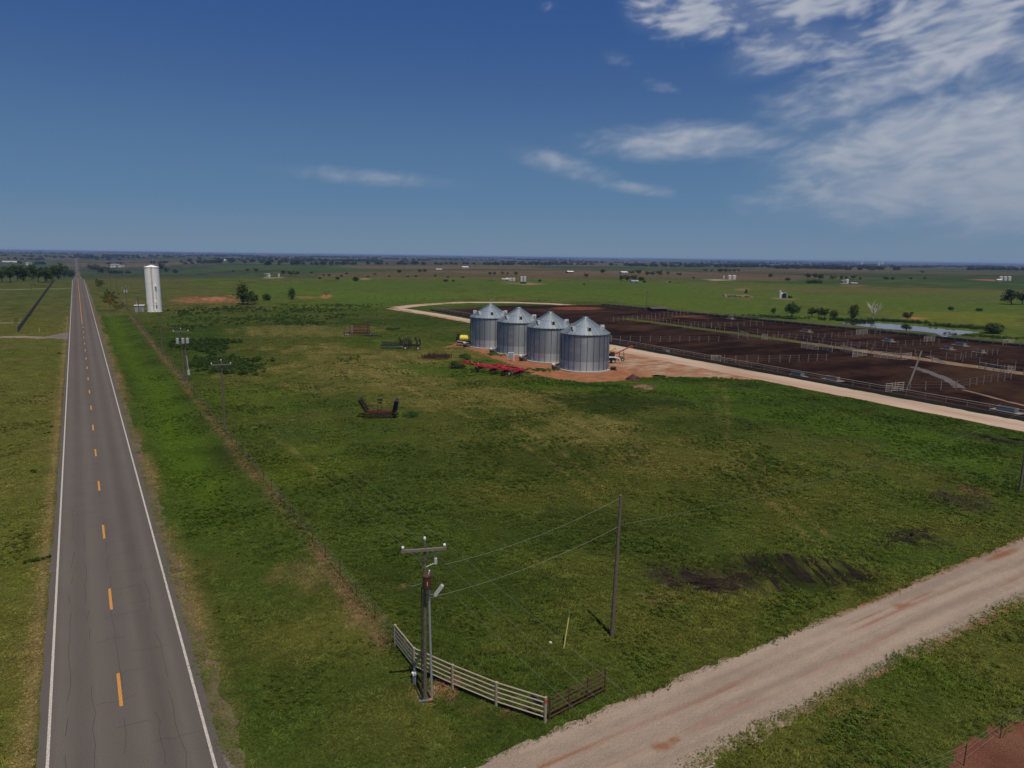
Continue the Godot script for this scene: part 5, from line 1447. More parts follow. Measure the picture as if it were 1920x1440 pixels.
	for k in 10:
		var t0 := PI * k / 10
		var t1 := PI * (k + 1) / 10
		var a0 := Vector3(-cos(t0) * 1.4, 1.5 + sin(t0) * 1.3, 0)
		var a1 := Vector3(-cos(t1) * 1.4, 1.5 + sin(t1) * 1.3, 0)
		ar.quad(a0 + Vector3(0, 0, 1), a1 + Vector3(0, 0, 1), a1 + Vector3(0, 0, -3), a0 + Vector3(0, 0, -3))
		ar.quad(a0 * 1.12 + Vector3(0, -0.12, 1), a0 + Vector3(0, 0, 1), a1 + Vector3(0, 0, 1), a1 * 1.12 + Vector3(0, -0.12, 1))
	ar.box(Vector3(-1.45, 0.75, -1), Vector3(0.25, 1.6, 4)).box(Vector3(1.45, 0.75, -1), Vector3(0.25, 1.6, 4))
	part(o, "vault", ar, mat("vault_blue", Color(0.45, 0.5, 0.53), 0.6))
	part(o, "back_wall", MB.new().box(Vector3(0, 1.3, -2.9), Vector3(2.9, 2.6, 0.15)), mat("vault_back", Color(0.3, 0.34, 0.36), 0.8))
	for q in [[1360, 555], [1366, 556], [1380, 556], [1388, 557], [1394, 556], [1402, 557]]:
		o = thing("rubble_heap", "pale heap of broken concrete in the green field", "rubble heap", gp(q[0], q[1]), 0, "rubble heaps in the green field")
		var m := MB.new()
		for k in 16: m.box(Vector3(rng.randfn() * 1.0, rng.randf() * 0.7, rng.randfn() * 0.9), Vector3(rng.randf_range(0.4, 1.2), rng.randf_range(0.2, 0.5), rng.randf_range(0.4, 1.1)), Basis.from_euler(Vector3(rng.randf(), rng.randf() * 3, rng.randf())))
		part(o, "slabs", m, mat("rubble", Color(0.30, 0.22, 0.16), 0.95, 0, 0.4))
	for q in [[1616, 499, 3], [1648, 500, 4], [1654, 500, 4]]:
		var d := sight(q[0], q[1])
		d.y = 0
		var p: Vector3 = d.normalized() * 5200
		p.y = T(p.x, p.z)
		var e := thing("grain_elevator", "white grain elevator tower on the horizon" if q[2] == 3 else "one of the paired white elevator towers on the horizon", "grain elevator", p, -0.5, "" if q[2] == 3 else "paired elevator towers on the horizon")
		var mw := mat("elevator_white", Color(0.58, 0.57, 0.55), 0.7)
		for k in 3: part(e, "silo", MB.new().tube(Vector3((k - 1) * 5, 0, 0), Vector3((k - 1) * 5, 19 + q[2], 0), 2.2, 2.2, 10), mw)
		part(e, "headhouse", MB.new().box(Vector3(0, 22 + q[2], 0), Vector3(5.5, 6, 4)), mw)
	# the far fence and drives across the highway
	var cf := thing("chain_link_fence", "long dark chain-link fence along the opposite verge", "fence", on(-13.7, -210))
	var bays := 66
	var org := on(-13.7, -210)
	var panel := MB.new().box(Vector3(0, 0.7, 0), Vector3(0.03, 1.3, 4.5)).mesh(link_mat())
	var postm := MB.new().tube(Vector3.DOWN * 0.1, Vector3.UP * 1.45, 0.05, 0.05, 6).mesh(mat("post_grey", Color(0.2, 0.2, 0.2), 0.6, 0.3))
	for k in bays:
		var x0 := lerpf(-13.7, -12.1, k / float(bays))
		var P := on(x0, -210 - k * 4.5) - org
		put(cf, "post", postm, Transform3D(Basis(), P))
		put(cf, "mesh_panel", panel, Transform3D(Basis(), P + Vector3(0, 0, -2.25)))
	var g0 := gp(30, 607)
	pen_gate("dark entrance gate by the chain-link fence", "", gp(27, 607), gp(34, 605), 1.4, 4, mat("post_dark", Color(0.06, 0.045, 0.04)), "drive_gate")
	for q in [[62, 535, 20, "pale pole in front of the roadside grove"], [89, 530, 18, "dark pole with lamps at the grove edge"], [59, 547, 16, "dark stub pole inside the chain-link fence"]]:
		var p := gp(q[0], q[1])
		pole("yard_pole", q[3], p, q[2] * mpp(p), "", 1.2 if q[0] == 89 else 0.0)
	o = thing("mile_marker", "yellow-green marker post beside the opposite verge", "marker post", gp(74, 623))
	part(o, "marker_post", MB.new().box(Vector3(0, 0.55, 0), Vector3(0.12, 1.1, 0.05)), mat("marker_lime", Color(0.35, 0.5, 0.06), 0.6))
	part(o, "marker_base", MB.new().box(Vector3(0, 0.05, 0), Vector3(0.2, 0.1, 0.15)), galv(2))
	o = thing("car", "dark car driving away beyond the road crest", "car", on(1.6, -1650), 0)
	part(o, "body", MB.new().box(Vector3(0, 0.7, 0), Vector3(1.9, 0.6, 4.6)), mat("car_paint", Color(0.02, 0.02, 0.022), 0.3))
	part(o, "cabin", MB.new().box(Vector3(0, 1.25, 0.2), Vector3(1.6, 0.55, 2.3)), mat("pane_dark", Color(0.03, 0.035, 0.04), 0.1))
	for x in [-0.85, 0.85]:
		for z in [-1.4, 1.4]: wheel(o, Vector3(x, 0.33, z), 0.33, 0.22, Vector3.RIGHT)

func link_mat() -> StandardMaterial3D:
	var m := StandardMaterial3D.new()
	m.resource_name = "chain_link"
	m.albedo_color = Color(0.33, 0.29, 0.26, 0.72)
	m.transparency = BaseMaterial3D.TRANSPARENCY_ALPHA
	m.roughness = 0.8
	return m

func trees() -> void:
	var g := "grove beyond the chain-link fence"
	for t in [[5, 529, 33, 30, 0], [20, 530, 35, 26, 1], [33, 527, 31, 24, 2], [45, 527, 30, 21, 3], [60, 525, 33, 20, 3], [72, 529, 33, 24, 1], [85, 530, 30, 26, 0], [97, 528, 31, 22, 2], [110, 524, 31, 20, 3], [121, 520, 24, 17, 4], [-14, 530, 36, 32, 0]]:
		tree(t[0], t[1], t[2], t[3], t[4], "dark leafy tree in the grove beyond the chain-link fence", g, "grove_tree")
	tree(133, 519, 14, 16, 5, "round dense bush at the end of the roadside grove", "", "round_bush", "bush")
	g = "trees round the white farmhouse past the crest"
	for t in [[168, 505, 9, 9, 0], [176, 509, 14, 16, 1], [184, 512, 15, 18, 0], [192, 514, 14, 20, 2], [201, 512, 13, 14, 1], [212, 513, 8, 18, 5], [224, 513, 7, 14, 6], [241, 513, 6, 12, 5], [205, 498, 7, 16, 0], [225, 497, 6, 18, 1]]:
		tree(t[0], t[1], t[2], t[3], t[4], "dark tree near the white farmhouse past the crest", g, "farm_tree")
	tree(302, 509, 17, 17, 1, "broad dark tree just past the water tower", "", "plain_tree")
	tree(313, 512, 12, 13, 2, "smaller dark tree beside the broad one past the water tower", "", "plain_tree")
	tree(329, 512, 8, 9, 5, "round bush alone on the pasture past the water tower", "", "round_bush", "bush")
	tree(455, 570, 42, 26, 3, "tall ragged tree beside the red dirt bank", "", "bank_tree")
	tree(464, 571, 27, 34, 0, "wide low tree at the foot of the tall ragged one", "", "bank_tree")
	tree(478, 569, 17, 18, 1, "small leaning tree next to the red dirt bank trees", "", "bank_tree")
	tree(500, 563, 13, 16, 6, "bushy small tree in the hollow beyond the pasture", "", "hollow_tree")
	tree(547, 562, 24, 15, 3, "lone upright dark tree in the hollow beyond the pasture", "", "hollow_tree")
	tree(1450, 588, 12, 10, 3, "slim small tree before the pond trees", "", "pond_tree")
	tree(1484, 594, 26, 44, 8, "broad many-stemmed tree behind the pens", "", "pond_tree")
	g = "row of trees behind the pens"
	for t in [[1522, 594, 18, 19, 1], [1534, 595, 20, 20, 0], [1546, 596, 19, 18, 2], [1563, 595, 14, 15, 6]]:
		tree(t[0], t[1], t[2], t[3], t[4], "dark tree in the close row behind the pens", g, "row_tree")
	tree(1599, 601, 33, 18, 4, "tall loose tree at the pond end beside the dead tree", "", "pond_tree")
	tree(1701, 601, 18, 19, 2, "small tree on the far bank of the pond", "", "pond_tree")
	tree(1699, 619, 13, 17, 4, "sparse shrub at the water's edge of the pond", "", "pond_shrub", "shrub")
	tree(1860, 625, 21, 36, 5, "dense round bush beyond the end of the pond", "", "round_bush", "bush")
	tree(1896, 571, 31, 38, 0, "big dark tree at the edge of the brown field", "", "big_tree")
	tree(1917, 571, 28, 30, 1, "second big dark tree close beside the first", "", "big_tree")
	tree(1782, 581, 7, 11, 5, "low bush on the yellow-green pasture over its own shade strip", "", "round_bush", "bush")
	tree(1836, 583, 6, 12, 6, "low bush alone on the yellow-green pasture", "", "round_bush", "bush")
	tree(1399, 550, 8, 7, 7, "dark little conifer by the rubble heaps", "", "conifer")
	tree(1481, 559, 5, 9, 5, "dark bush beside the arched shed", "", "round_bush", "bush")
	tree(855, 690, 13, 26, 5, "weedy bush over the red implement bar", "", "weedy_bush", "bush")
	g = "trees of the farmstead beyond the green field"
	for t in [[1166, 527, 12, 12, 0], [1176, 528, 13, 15, 1], [1188, 526, 11, 15, 0], [1202, 526, 8, 12, 5], [1208, 530, 5, 6, 5], [1185, 514, 7, 14, 1], [1197, 514, 9, 14, 0], [1214, 517, 9, 12, 2], [1224, 517, 9, 12, 1], [1236, 517, 11, 14, 0], [1253, 515, 6, 10, 1], [1273, 517, 6, 11, 0]]:
		tree(t[0], t[1], t[2], t[3], t[4], "dark tree of the farmstead beyond the green field", g, "farmstead_tree")
	g = "trees by the hedge beyond the brown field"
	for t in [[1514, 522, 10, 14, 0], [1527, 522, 10, 13, 2], [1537, 525, 12, 17, 1], [1562, 524, 8, 15, 0], [1578, 525, 9, 9, 2], [1586, 524, 7, 7, 1], [1600, 524, 9, 12, 1], [1613, 525, 6, 7, 0], [1518, 531, 6, 12, 5], [1527, 531, 7, 14, 6], [1536, 531, 6, 12, 5], [1660, 525, 7, 15, 0], [1674, 524, 5, 7, 5]]:
		tree(t[0], t[1], t[2], t[3], t[4], "dark tree by the hedge beyond the brown field", g, "hedge_tree")
	g = "trees scattered over the plain"
	for t in [[465, 510, 7, 11, 0], [480, 511, 9, 11, 1], [437, 510, 4, 5, 5], [532, 515, 9, 12, 0], [545, 517, 9, 14, 1], [556, 516, 8, 12, 2], [667, 527, 9, 12, 5], [633, 524, 6, 8, 5], [617, 519, 6, 7, 0], [600, 523, 4, 6, 5], [607, 518, 4, 7, 0], [749, 511, 6, 9, 5], [787, 511, 7, 10, 0], [797, 511, 7, 10, 1], [816, 520, 6, 7, 1], [836, 528, 5, 9, 5], [850, 528, 4, 5, 5], [919, 516, 7, 8, 0], [927, 517, 8, 8, 1], [942, 515, 6, 8, 2], [952, 515, 5, 6, 0], [967, 516, 7, 10, 0], [1099, 521, 9, 10, 1], [1131, 513, 9, 13, 0], [1012, 528, 5, 6, 5], [1322, 509, 5, 10, 0], [1334, 510, 5, 6, 1], [1351, 511, 8, 14, 0], [1361, 511, 8, 12, 1], [1369, 510, 6, 7, 0], [1377, 510, 6, 8, 2], [1385, 510, 6, 6, 1], [1445, 521, 9, 10, 0], [1477, 526, 6, 10, 5], [1707, 525, 6, 7, 0], [1734, 525, 6, 7, 1], [1728, 512, 5, 9, 0], [1633, 508, 6, 17, 0], [703, 515, 3, 6, 5], [730, 519, 3, 5, 5], [765, 520, 3, 5, 5], [780, 519, 3, 6, 5], [868, 521, 3, 7, 5], [584, 512, 3, 6, 5], [690, 520, 3, 6, 5], [650, 514, 3, 6, 5], [640, 519, 4, 6, 5], [760, 497, 5, 18, 0], [795, 498, 6, 12, 0], [826, 498, 6, 14, 1], [372, 493, 4, 9, 0], [388, 494, 4, 8, 1], [345, 495, 4, 10, 0], [1300, 522, 3, 5, 5], [1256, 530, 3, 5, 5], [1095, 534, 2.5, 5, 5], [840, 521, 3, 5, 5]]:
		var px: float = t[0]
		var l := "lone dark tree on the fields past the hedge trees"
		if px < 400: l = "small dark tree far off past the water tower"
		elif px < 570: l = "dark tree near the pump jack beyond the pasture"
		elif px < 700: l = "scrubby bush on the rough slope past the hollow"
		elif px < 900: l = "small tree by the brown fields beyond the far road"
		elif px < 1090: l = "dark tree near the stubby white tanks"
		elif px < 1140: l = "dark tree beside the open dark barn"
		elif px < 1300: l = "tiny bush at the edge of the green field"
		elif px < 1400: l = "dark tree in the cluster beyond the separator tower"
		elif px < 1480: l = "dark round tree between well site and hedge"
		tree(t[0], t[1], t[2], t[3], t[4], l, g + ": " + l, "plain_tree")
	# dead white tree by the pond, and a bare red-brown shrub
	for q in [[1637, 598, 37, 30, "bleached dead tree with bare forked limbs by the pond", Color(0.46, 0.43, 0.39), "dead_tree"], [612, 556, 12, 15, "bare reddish shrub on its patch of red soil", Color(0.10, 0.045, 0.035), "bare_shrub"]]:
		var p := gp(q[0], q[1])
		var m := mpp(p)
		var h: float = q[2] * m
		var o := thing(q[6], q[4], "dead tree", p)
		var tr := MB.new().tube(Vector3.DOWN * 0.1, Vector3(0, h * 0.3, 0), h * 0.035, h * 0.026, 7)
		var lm := MB.new()
		for k in 9:
			var a := TAU * k / 9.0 + 0.3
			var s := Vector3(0, h * rng.randf_range(0.12, 0.3), 0)
			var e := s + Vector3(cos(a) * q[3] * m * 0.25, h * rng.randf_range(0.25, 0.4), sin(a) * q[3] * m * 0.25)
			lm.tube(s, e, h * 0.018, h * 0.011, 6)
			for b in 3:
				var f := e + Vector3(cos(a + b - 1) * q[3] * m * 0.22, h * rng.randf_range(0.1, 0.32), sin(a + b - 1) * q[3] * m * 0.22)
				lm.tube(e, f, h * 0.010, h * 0.004, 5)
				lm.tube(e.lerp(f, 0.6), f + Vector3(rng.randfn(), 1, rng.randfn()) * h * 0.06, h * 0.005, h * 0.003, 4)
		var mt := mat("deadwood_%s" % q[6], q[5], 0.9)
		part(o, "trunk", tr, mt)
		part(o, "limbs", lm, mt)

func woods() -> void:  # hedgerows and woods near the horizon that read as dark lines
	var m := MB.new()
	m.use_col = true
	leaf_crown(m, Vector3(0, 0.5, 0), Vector3(0.6, 0.48, 0.6), 26, 9, 0.12, 0.28, G(0.6), G(1.2))
	var buf := PackedFloat32Array()
	var rows := []
	for k in 150:
		var r := 1900.0 * pow(9.0, rng.randf())
		var az := rng.randf_range(-0.10, 1.26)
		var horiz := rng.randf() < 0.75
		rows.append([r * sin(az), -r * cos(az), horiz, rng.randf_range(0.03, 0.14) * r])
	for a in [[505, 497, 722, 496], [842, 496, 990, 496], [1032, 497, 1118, 497], [1165, 499, 1280, 501], [1355, 501, 1385, 501], [1452, 503, 1490, 505], [1500, 503, 1600, 507], [1612, 500, 1640, 505], [1675, 501, 1720, 501], [1835, 505, 1920, 508], [0, 487, 80, 487], [174, 488, 196, 488], [202, 488, 225, 488], [30, 495, 125, 497], [410, 489, 700, 489], [1040, 492, 1300, 495], [1300, 497, 1340, 497]]:
		var p := gp(a[0], a[1])
		var q := gp(a[2], a[3])
		for k in int(Vector2(p.x - q.x, p.z - q.z).length() / 9.0):
			var t := rng.randf()
			var e := p.lerp(q, t)
			e += Vector3(rng.randfn(), 0, rng.randfn()) * 12
			if nb.get_noise_2d(t * 90, a[0]) < -0.22: continue
			var h := rng.randf_range(5, 9.5)
			spot(buf, on(e.x, e.z), Vector3(h * 1.1, h, h * 1.1), Color(0.036, 0.052, 0.022) * rng.randf_range(0.7, 1.3))
	for w in rows:
		for k in int(w[3] / 14.0):
			var t := rng.randf_range(-0.5, 0.5)
			var x: float = w[0] + (w[3] * t if w[2] else rng.randfn() * 10)
			var z: float = w[1] + (rng.randfn() * 10 if w[2] else w[3] * t)
			var h := rng.randf_range(5, 11)
			spot(buf, on(x, z), Vector3(h * 1.2, h, h * 1.2), Color(0.036, 0.052, 0.022) * rng.randf_range(0.7, 1.3))
	print("woods ", buf.size() / 16)
	scatter("far_woods", m.mesh(leaf_mat()), buf, "dark hedgerows and woods running along the far plain to the horizon", "woods")

func _ready() -> void:
	var t0 := Time.get_ticks_msec()
	rng.seed = 20240611
	var ns := [[na, 0.011, 3], [nb, 0.055, 3], [nc, 0.24, 3]]
	for k in 3:
		ns[k][0].noise_type = FastNoiseLite.TYPE_SIMPLEX_SMOOTH
		ns[k][0].seed = 31 + k * 17
		ns[k][0].frequency = ns[k][1]
		ns[k][0].fractal_octaves = ns[k][2]
	# --- camera
	var yaw := 0.5515
	var pitch := 0.18
	var roll := 0.0135
	CF = Vector3(sin(yaw) * cos(pitch), -sin(pitch), -cos(yaw) * cos(pitch))
	var r := Vector3(cos(yaw), 0, sin(yaw))
	var u := r.cross(CF)
	CR = r * cos(roll) + u * sin(roll)
	CU = u * cos(roll) - r * sin(roll)
	var cam := Camera3D.new()
	cam.name = "camera"
	cam.fov = rad_to_deg(2 * atan(720.0 / FOCAL))
	cam.near = 0.5
	cam.far = 60000
	cam.transform = Transform3D(Basis(CR, CU, -CF), Vector3(0, CAM_H, 0))
	add_child(cam)
	# --- sky, sun, exposure, haze
	var env := Environment.new()
	env.background_mode = Environment.BG_SKY
	env.sky = build_sky()
	env.background_energy_multiplier = SKY_ENERGY
	env.tonemap_mode = Environment.TONE_MAPPER_LINEAR
	env.tonemap_exposure = EXPOSURE
	env.sdfgi_enabled = true
	env.ssao_enabled = true
	env.ssil_enabled = true
	env.fog_enabled = true
	env.fog_density = FOG
	env.fog_light_color = Color(0.55, 0.68, 0.9)
	var we := WorldEnvironment.new()
	we.name = "world"
	we.environment = env
	add_child(we)
	var sun := DirectionalLight3D.new()
	sun.name = "sun"
	sun.light_energy = SUN
	sun.light_color = Color(1.0, 0.94, 0.85)
	sun.light_angular_distance = 0.53
	sun.shadow_enabled = true
	add_child(sun)
	sun.look_at_from_position(Vector3.ZERO, -Vector3(-0.14, 2.75, 1.0), Vector3.FORWARD)
	print("sky ", Time.get_ticks_msec() - t0)
	# shared paints
	mat("vent_zinc", Color(0.62, 0.64, 0.66), 0.5, 0.3)
	mat("fan_black", Color(0.03, 0.03, 0.035), 0.6)
	mat("fan_white", Color(0.75, 0.75, 0.74), 0.5)
	mat("porcelain", Color(0.7, 0.71, 0.72), 0.3)
	mat("conduit", Color(0.30, 0.33, 0.36), 0.5, 0.2)
	mat("wire", Color(0.25, 0.25, 0.24), 0.6, 0.2)
	# --- land
	build_ground()
	print("ground ", Time.get_ticks_msec() - t0)
	paint_land()
	var gravel := vmat("gravel", 0.95, 0.72, 0.1, false, 2.5)
	var dirt := vmat("dirt", 0.95, 0.6, 0.05, true, 7.0)
	var muck := vmat("muck", 0.95, 0.5, 0.05, true, 9.0)
	var asphalt := vmat("asphalt", 0.9, 0.72, 0.05, false, 3.0)
	roads(gravel, dirt, muck, asphalt)
	finish_ground()
	print("land ", Time.get_ticks_msec() - t0)
	build_grass()
	build_weeds()
	print("grass ", Time.get_ticks_msec() - t0)
	make_protos()
	brush([[345, 588, 34, 9, 70, 0.6, Color(0.045, 0.082, 0.018)], [430, 580, 80, 7, 150, 0.7, Color(0.045, 0.082, 0.018)], [350, 612, 44, 6, 60, 0.55, Color(0.045, 0.078, 0.018)], [560, 582, 130, 6, 190, 0.6, Color(0.048, 0.088, 0.018)], [640, 574, 90, 4, 110, 0.6, Color(0.05, 0.09, 0.018)], [490, 599, 130, 9, 240, 0.55, Color(0.044, 0.08, 0.018)], [570, 606, 60, 6, 90, 0.5, Color(0.045, 0.078, 0.018)], [640, 592, 60, 5, 60, 0.5, Color(0.045, 0.08, 0.02)]], "dark green weeds in bands across the far end of the pasture")
	brush([[385, 646, 56, 15, 230, 0.8, Color(0.036, 0.066, 0.016)], [425, 682, 66, 18, 380, 0.75, Color(0.04, 0.074, 0.016)], [480, 690, 26, 12, 60, 0.5, Color(0.05, 0.088, 0.02)]], "dark leafy brush patch behind the three-transformer pole")
	brush([[205, 562, 8, 10, 26, 0.8, Color(0.20, 0.115, 0.014)], [203, 558, 10, 12, 30, 0.7, Color(0.09, 0.085, 0.016)]], "orange-yellow flowering shrubs between highway and wire fence")
	brush([[205, 556, 16, 14, 90, 0.8, Color(0.07, 0.085, 0.022)], [186, 530, 9, 9, 60, 1.0, Color(0.07, 0.08, 0.02)], [222, 575, 12, 6, 30, 0.6, Color(0.1, 0.1, 0.04)]], "rough olive weeds between highway and wire fence past the tower")
	brush([[1590, 602, 55, 1.5, 120, 0.9, Color(0.034, 0.058, 0.018)], [1690, 604, 70, 1.5, 130, 0.9, Color(0.036, 0.06, 0.018)], [1800, 614, 60, 2, 120, 0.9, Color(0.04, 0.07, 0.018)], [1630, 619, 50, 1.5, 80, 0.5, Color(0.045, 0.08, 0.02)], [1720, 628, 34, 1.5, 60, 0.5, Color(0.04, 0.07, 0.018)], [1450, 596, 90, 3, 160, 0.8, Color(0.04, 0.075, 0.02)], [1850, 632, 70, 3, 120, 0.6, Color(0.05, 0.09, 0.02)]], "rank green growth round the pond banks")
	brush([[64, 885, 9, 3, 7, 0.28, Color(0.036, 0.06, 0.012)], [70, 1050, 22, 5, 14, 0.2, Color(0.04, 0.066, 0.012)], [110, 663, 6, 2, 5, 0.25, Color(0.036, 0.06, 0.012)], [98, 800, 6, 2, 4, 0.22, Color(0.036, 0.06, 0.012)], [90, 812, 8, 2, 5, 0.22, Color(0.036, 0.06, 0.012)]], "dark low weeds dotted over the opposite verge")
	brush([[873, 672, 12, 5, 20, 0.7, Color(0.05, 0.1, 0.02)], [735, 618, 18, 3, 30, 0.5, Color(0.035, 0.07, 0.02)], [930, 665, 25, 4, 40, 0.35, Color(0.06, 0.12, 0.02)], [1010, 694, 40, 4, 50, 0.35, Color(0.055, 0.11, 0.02)], [1100, 722, 90, 4, 160, 0.35, Color(0.055, 0.11, 0.02)], [1290, 712, 70, 4, 120, 0.4, Color(0.055, 0.11, 0.02)], [960, 645, 8, 3, 8, 0.5, Color(0.05, 0.1, 0.02)], [770, 780, 14, 6, 14, 0.45, Color(0.04, 0.08, 0.02)], [660, 674, 30, 8, 40, 0.3, Color(0.05, 0.085, 0.02)]], "tufts of weeds round the implements and the bin yard")
	# --- things
	var spots := [on(80.7, -105.2), on(80.9, -117.1), on(80.7, -128.8), on(80.2, -140.2)]
	var names4 := ["galvanised grain bin beside the red auger in the yard", "galvanised grain bin second along from the red auger", "galvanised grain bin with the blue-grey cabinet at its foot", "galvanised grain bin beside the trailer of yellow tanks"]
	for k in 4: make_bin(names4[k], spots[k])
	for k in 4: bin_fan(on(spots[k].x - 5.6, spots[k].z - 1.5), -0.3, ["black and white fan between the first two grain bins", "black and white fan at the second grain bin", "black and white fan between cabinet and third grain bin", "black and white fan near the tank trailer"][k])
	implements()
	corner_things()
	tower()
	pens()
	print("things ", Time.get_ticks_msec() - t0)
	plain()
	trees()
	woods()
	print("done ", Time.get_ticks_msec() - t0)

const SKY_ENERGY := 1.04
const EXPOSURE := 0.97
const SUN := 1.3
const FOG := 0.00008

func paint_land() -> void:
	# crops and bare ground of the middle distance
	field([[60, 470], [0, 512], [0, 560], [128, 560], [150, 500]], Color(0.06, 0.09, 0.025), 0.5)
	field([[330, 552], [480, 545], [480, 568], [330, 575]], Color(0.11, 0.10, 0.03), 0.5)
	field([[500, 545], [700, 548], [1150, 545], [1450, 600], [1150, 566], [900, 560], [640, 562]], Color(0.085, 0.135, 0.016), 0.75)
	field([[480, 530], [1300, 530], [1300, 545], [480, 545]], Color(0.07, 0.115, 0.02), 0.7)
	field([[1300, 530], [1920, 550], [1920, 640], [1450, 600], [1150, 566], [1150, 545]], Color(0.085, 0.125, 0.02), 0.7)
	field([[1660, 582], [1920, 588], [1920, 612], [1700, 600]], Color(0.15, 0.16, 0.02), 0.6)
	field([[1300, 535], [1920, 542], [1920, 552], [1400, 544]], Color(0.13, 0.09, 0.045), 0.6)
	field([[1500, 546], [1920, 556], [1920, 566], [1520, 552]], Color(0.10, 0.09, 0.035), 0.5)
	field([[600, 512], [1100, 514], [1500, 520], [1500, 528], [1100, 526], [600, 522]], Color(0.14, 0.10, 0.055), 0.65)
	field([[400, 499], [640, 500], [720, 508], [400, 508]], Color(0.055, 0.10, 0.02), 0.7)
	field([[1060, 518], [1360, 520], [1360, 527], [1060, 524]], Color(0.05, 0.085, 0.022), 0.8)
	field([[640, 497], [1000, 498], [1000, 502], [640, 501]], Color(0.16, 0.115, 0.065), 0.7)
	field([[0, 480], [150, 481], [150, 487], [0, 486]], Color(0.15, 0.10, 0.06), 0.7)
	field([[1350, 505], [1920, 512], [1920, 516], [1350, 509]], Color(0.13, 0.09, 0.05), 0.7)
	splat(395, 560, 62, 6, RED * 0.75, 0.75, 0.3, 0.8)
	splat(400, 561, 22, 4, RED, 0.9, 0.3, 0.8)
	splat(612, 556, 12, 3, RED, 0.8, 0.3)
	splat(683, 523, 9, 2, Color(0.4, 0.22, 0.13), 0.8)
	splat(1720, 597, 22, 2, RED, 0.9)
	splat(575, 558, 20, 2, RED, 0.5)
	splat(1393, 543, 14, 2, Color(0.3, 0.2, 0.1), 0.6)
	splat(1380, 556, 34, 3, Color(0.13, 0.11, 0.06), 0.5, 1.0, 1.3)
	splat(1850, 525, 26, 2, RED, 0.7)
	splat(1350, 525, 30, 1.5, Color(0.4, 0.33, 0.25), 0.7)
	splat(515, 521, 24, 1.5, Color(0.4, 0.34, 0.25), 0.8)
	splat(985, 532, 40, 1.5, Color(0.3, 0.18, 0.11), 0.7)
	splat(1600, 535, 26, 2, Color(0.2, 0.12, 0.07), 0.6)
	splat(1470, 560, 22, 1.5, Color(0.3, 0.24, 0.18), 0.7)
	# the pasture: mown dry swaths, lush weeds, wet hollows
	splat(760, 690, 330, 60, OLIVE, 0.6, 1.0, 0.5)
	splat(1050, 800, 330, 80, OLIVE * 0.85, 0.45, 1.0, 0.5)
	splat(1350, 900, 330, 110, OLIVE * 0.8, 0.45, 1.0, 0.6)
	splat(600, 640, 230, 30, OLIVE, 0.6, 1.0, 0.5)
	splat(690, 670, 240, 36, DRY, 0.55, 1.0, 0.9)
	splat(560, 620, 130, 12, DRY, 0.45, 1.0, 0.9)
	splat(700, 715, 150, 22, DRY, 0.55, 1.0, 1.0)
	splat(900, 748, 190, 22, DRY, 0.50, 1.0, 1.0)
	splat(1070, 800, 150, 30, DRY, 0.45, 1.0, 1.0)
	splat(1220, 850, 150, 40, DRY * 0.8, 0.35, 1.0, 1.0)
	splat(1450, 880, 200, 60, OLIVE, 0.4, 1.0, 0.9)
	splat(880, 690, 130, 18, LUSH, 0.75, 1.0, 0.7)
	splat(780, 640, 150, 14, LUSH * 0.8, 0.6, 1.0, 0.7)
	splat(960, 655, 60, 8, LUSH, 0.8, 1.0, 0.6)
	splat(1060, 722, 150, 10, LUSH, 0.8, 1.0, 0.6)
	splat(1330, 735, 150, 14, LUSH, 0.75, 1.0, 0.7)
	splat(1600, 790, 240, 26, LUSH, 0.6, 1.0, 0.8)
	splat(1760, 850, 120, 30, LUSH * 1.1, 0.6, 1.0, 0.8)
	splat(580, 880, 90, 50, Color(0.085, 0.115, 0.014), 0.6, 1.0, 0.9)
	splat(470, 750, 100, 30, Color(0.07, 0.11, 0.015), 0.6, 1.0, 0.8)
	splat(640, 740, 90, 40, GRASS, 0.5, 1.0, 0.9)
	splat(700, 940, 160, 80, Color(0.055, 0.085, 0.016), 0.5, 1.0, 0.9)
	splat(1140, 755, 130, 18, DARK * 0.8, 0.75, 1.0, 0.8)
	splat(980, 860, 130, 40, DARK, 0.5, 1.0, 0.9)
	splat(1340, 800, 140, 20, DARK, 0.45, 1.0, 1.0)
	splat(1050, 990, 180, 50, DARK, 0.55, 1.0, 0.9)
	splat(900, 1090, 180, 60, DARK * 1.1, 0.45, 1.0, 0.9)
	splat(1230, 1010, 140, 60, DARK, 0.4, 1.0, 1.0)
	splat(1320, 1088, 105, 30, MUD, 0.9, 0.25, 0.8)
	splat(1290, 1100, 40, 16, MUD * 1.1, 0.9, 0.1, 1.2)
	splat(1385, 1078, 40, 22, MUD, 0.7, 0.4, 1.3)
	for k in 8:
		track([[1395 + k * 26, 1042 + k * 2], [1418 + k * 29, 1070 + k], [1432 + k * 32, 1112 - k * 4]], [0.4, 0.5, 0.36, 0.85, 0.5, 0.4, 0.6, 0.4][k], MUD * 0.55, 1.0)
	splat(1470, 1068, 150, 34, DARK * 0.7, 0.6, 0.8, 1.2)
	splat(1700, 1005, 70, 16, MUD * 0.9, 0.85, 0.15, 1.1)
	splat(1810, 940, 60, 16, MUD * 1.3, 0.6, 0.5, 1.2)
	splat(1830, 922, 26, 10, SOIL * 1.3, 0.7, 0.5, 1.0)
	splat(1880, 825, 60, 8, MUD, 0.6, 0.5, 1.0)
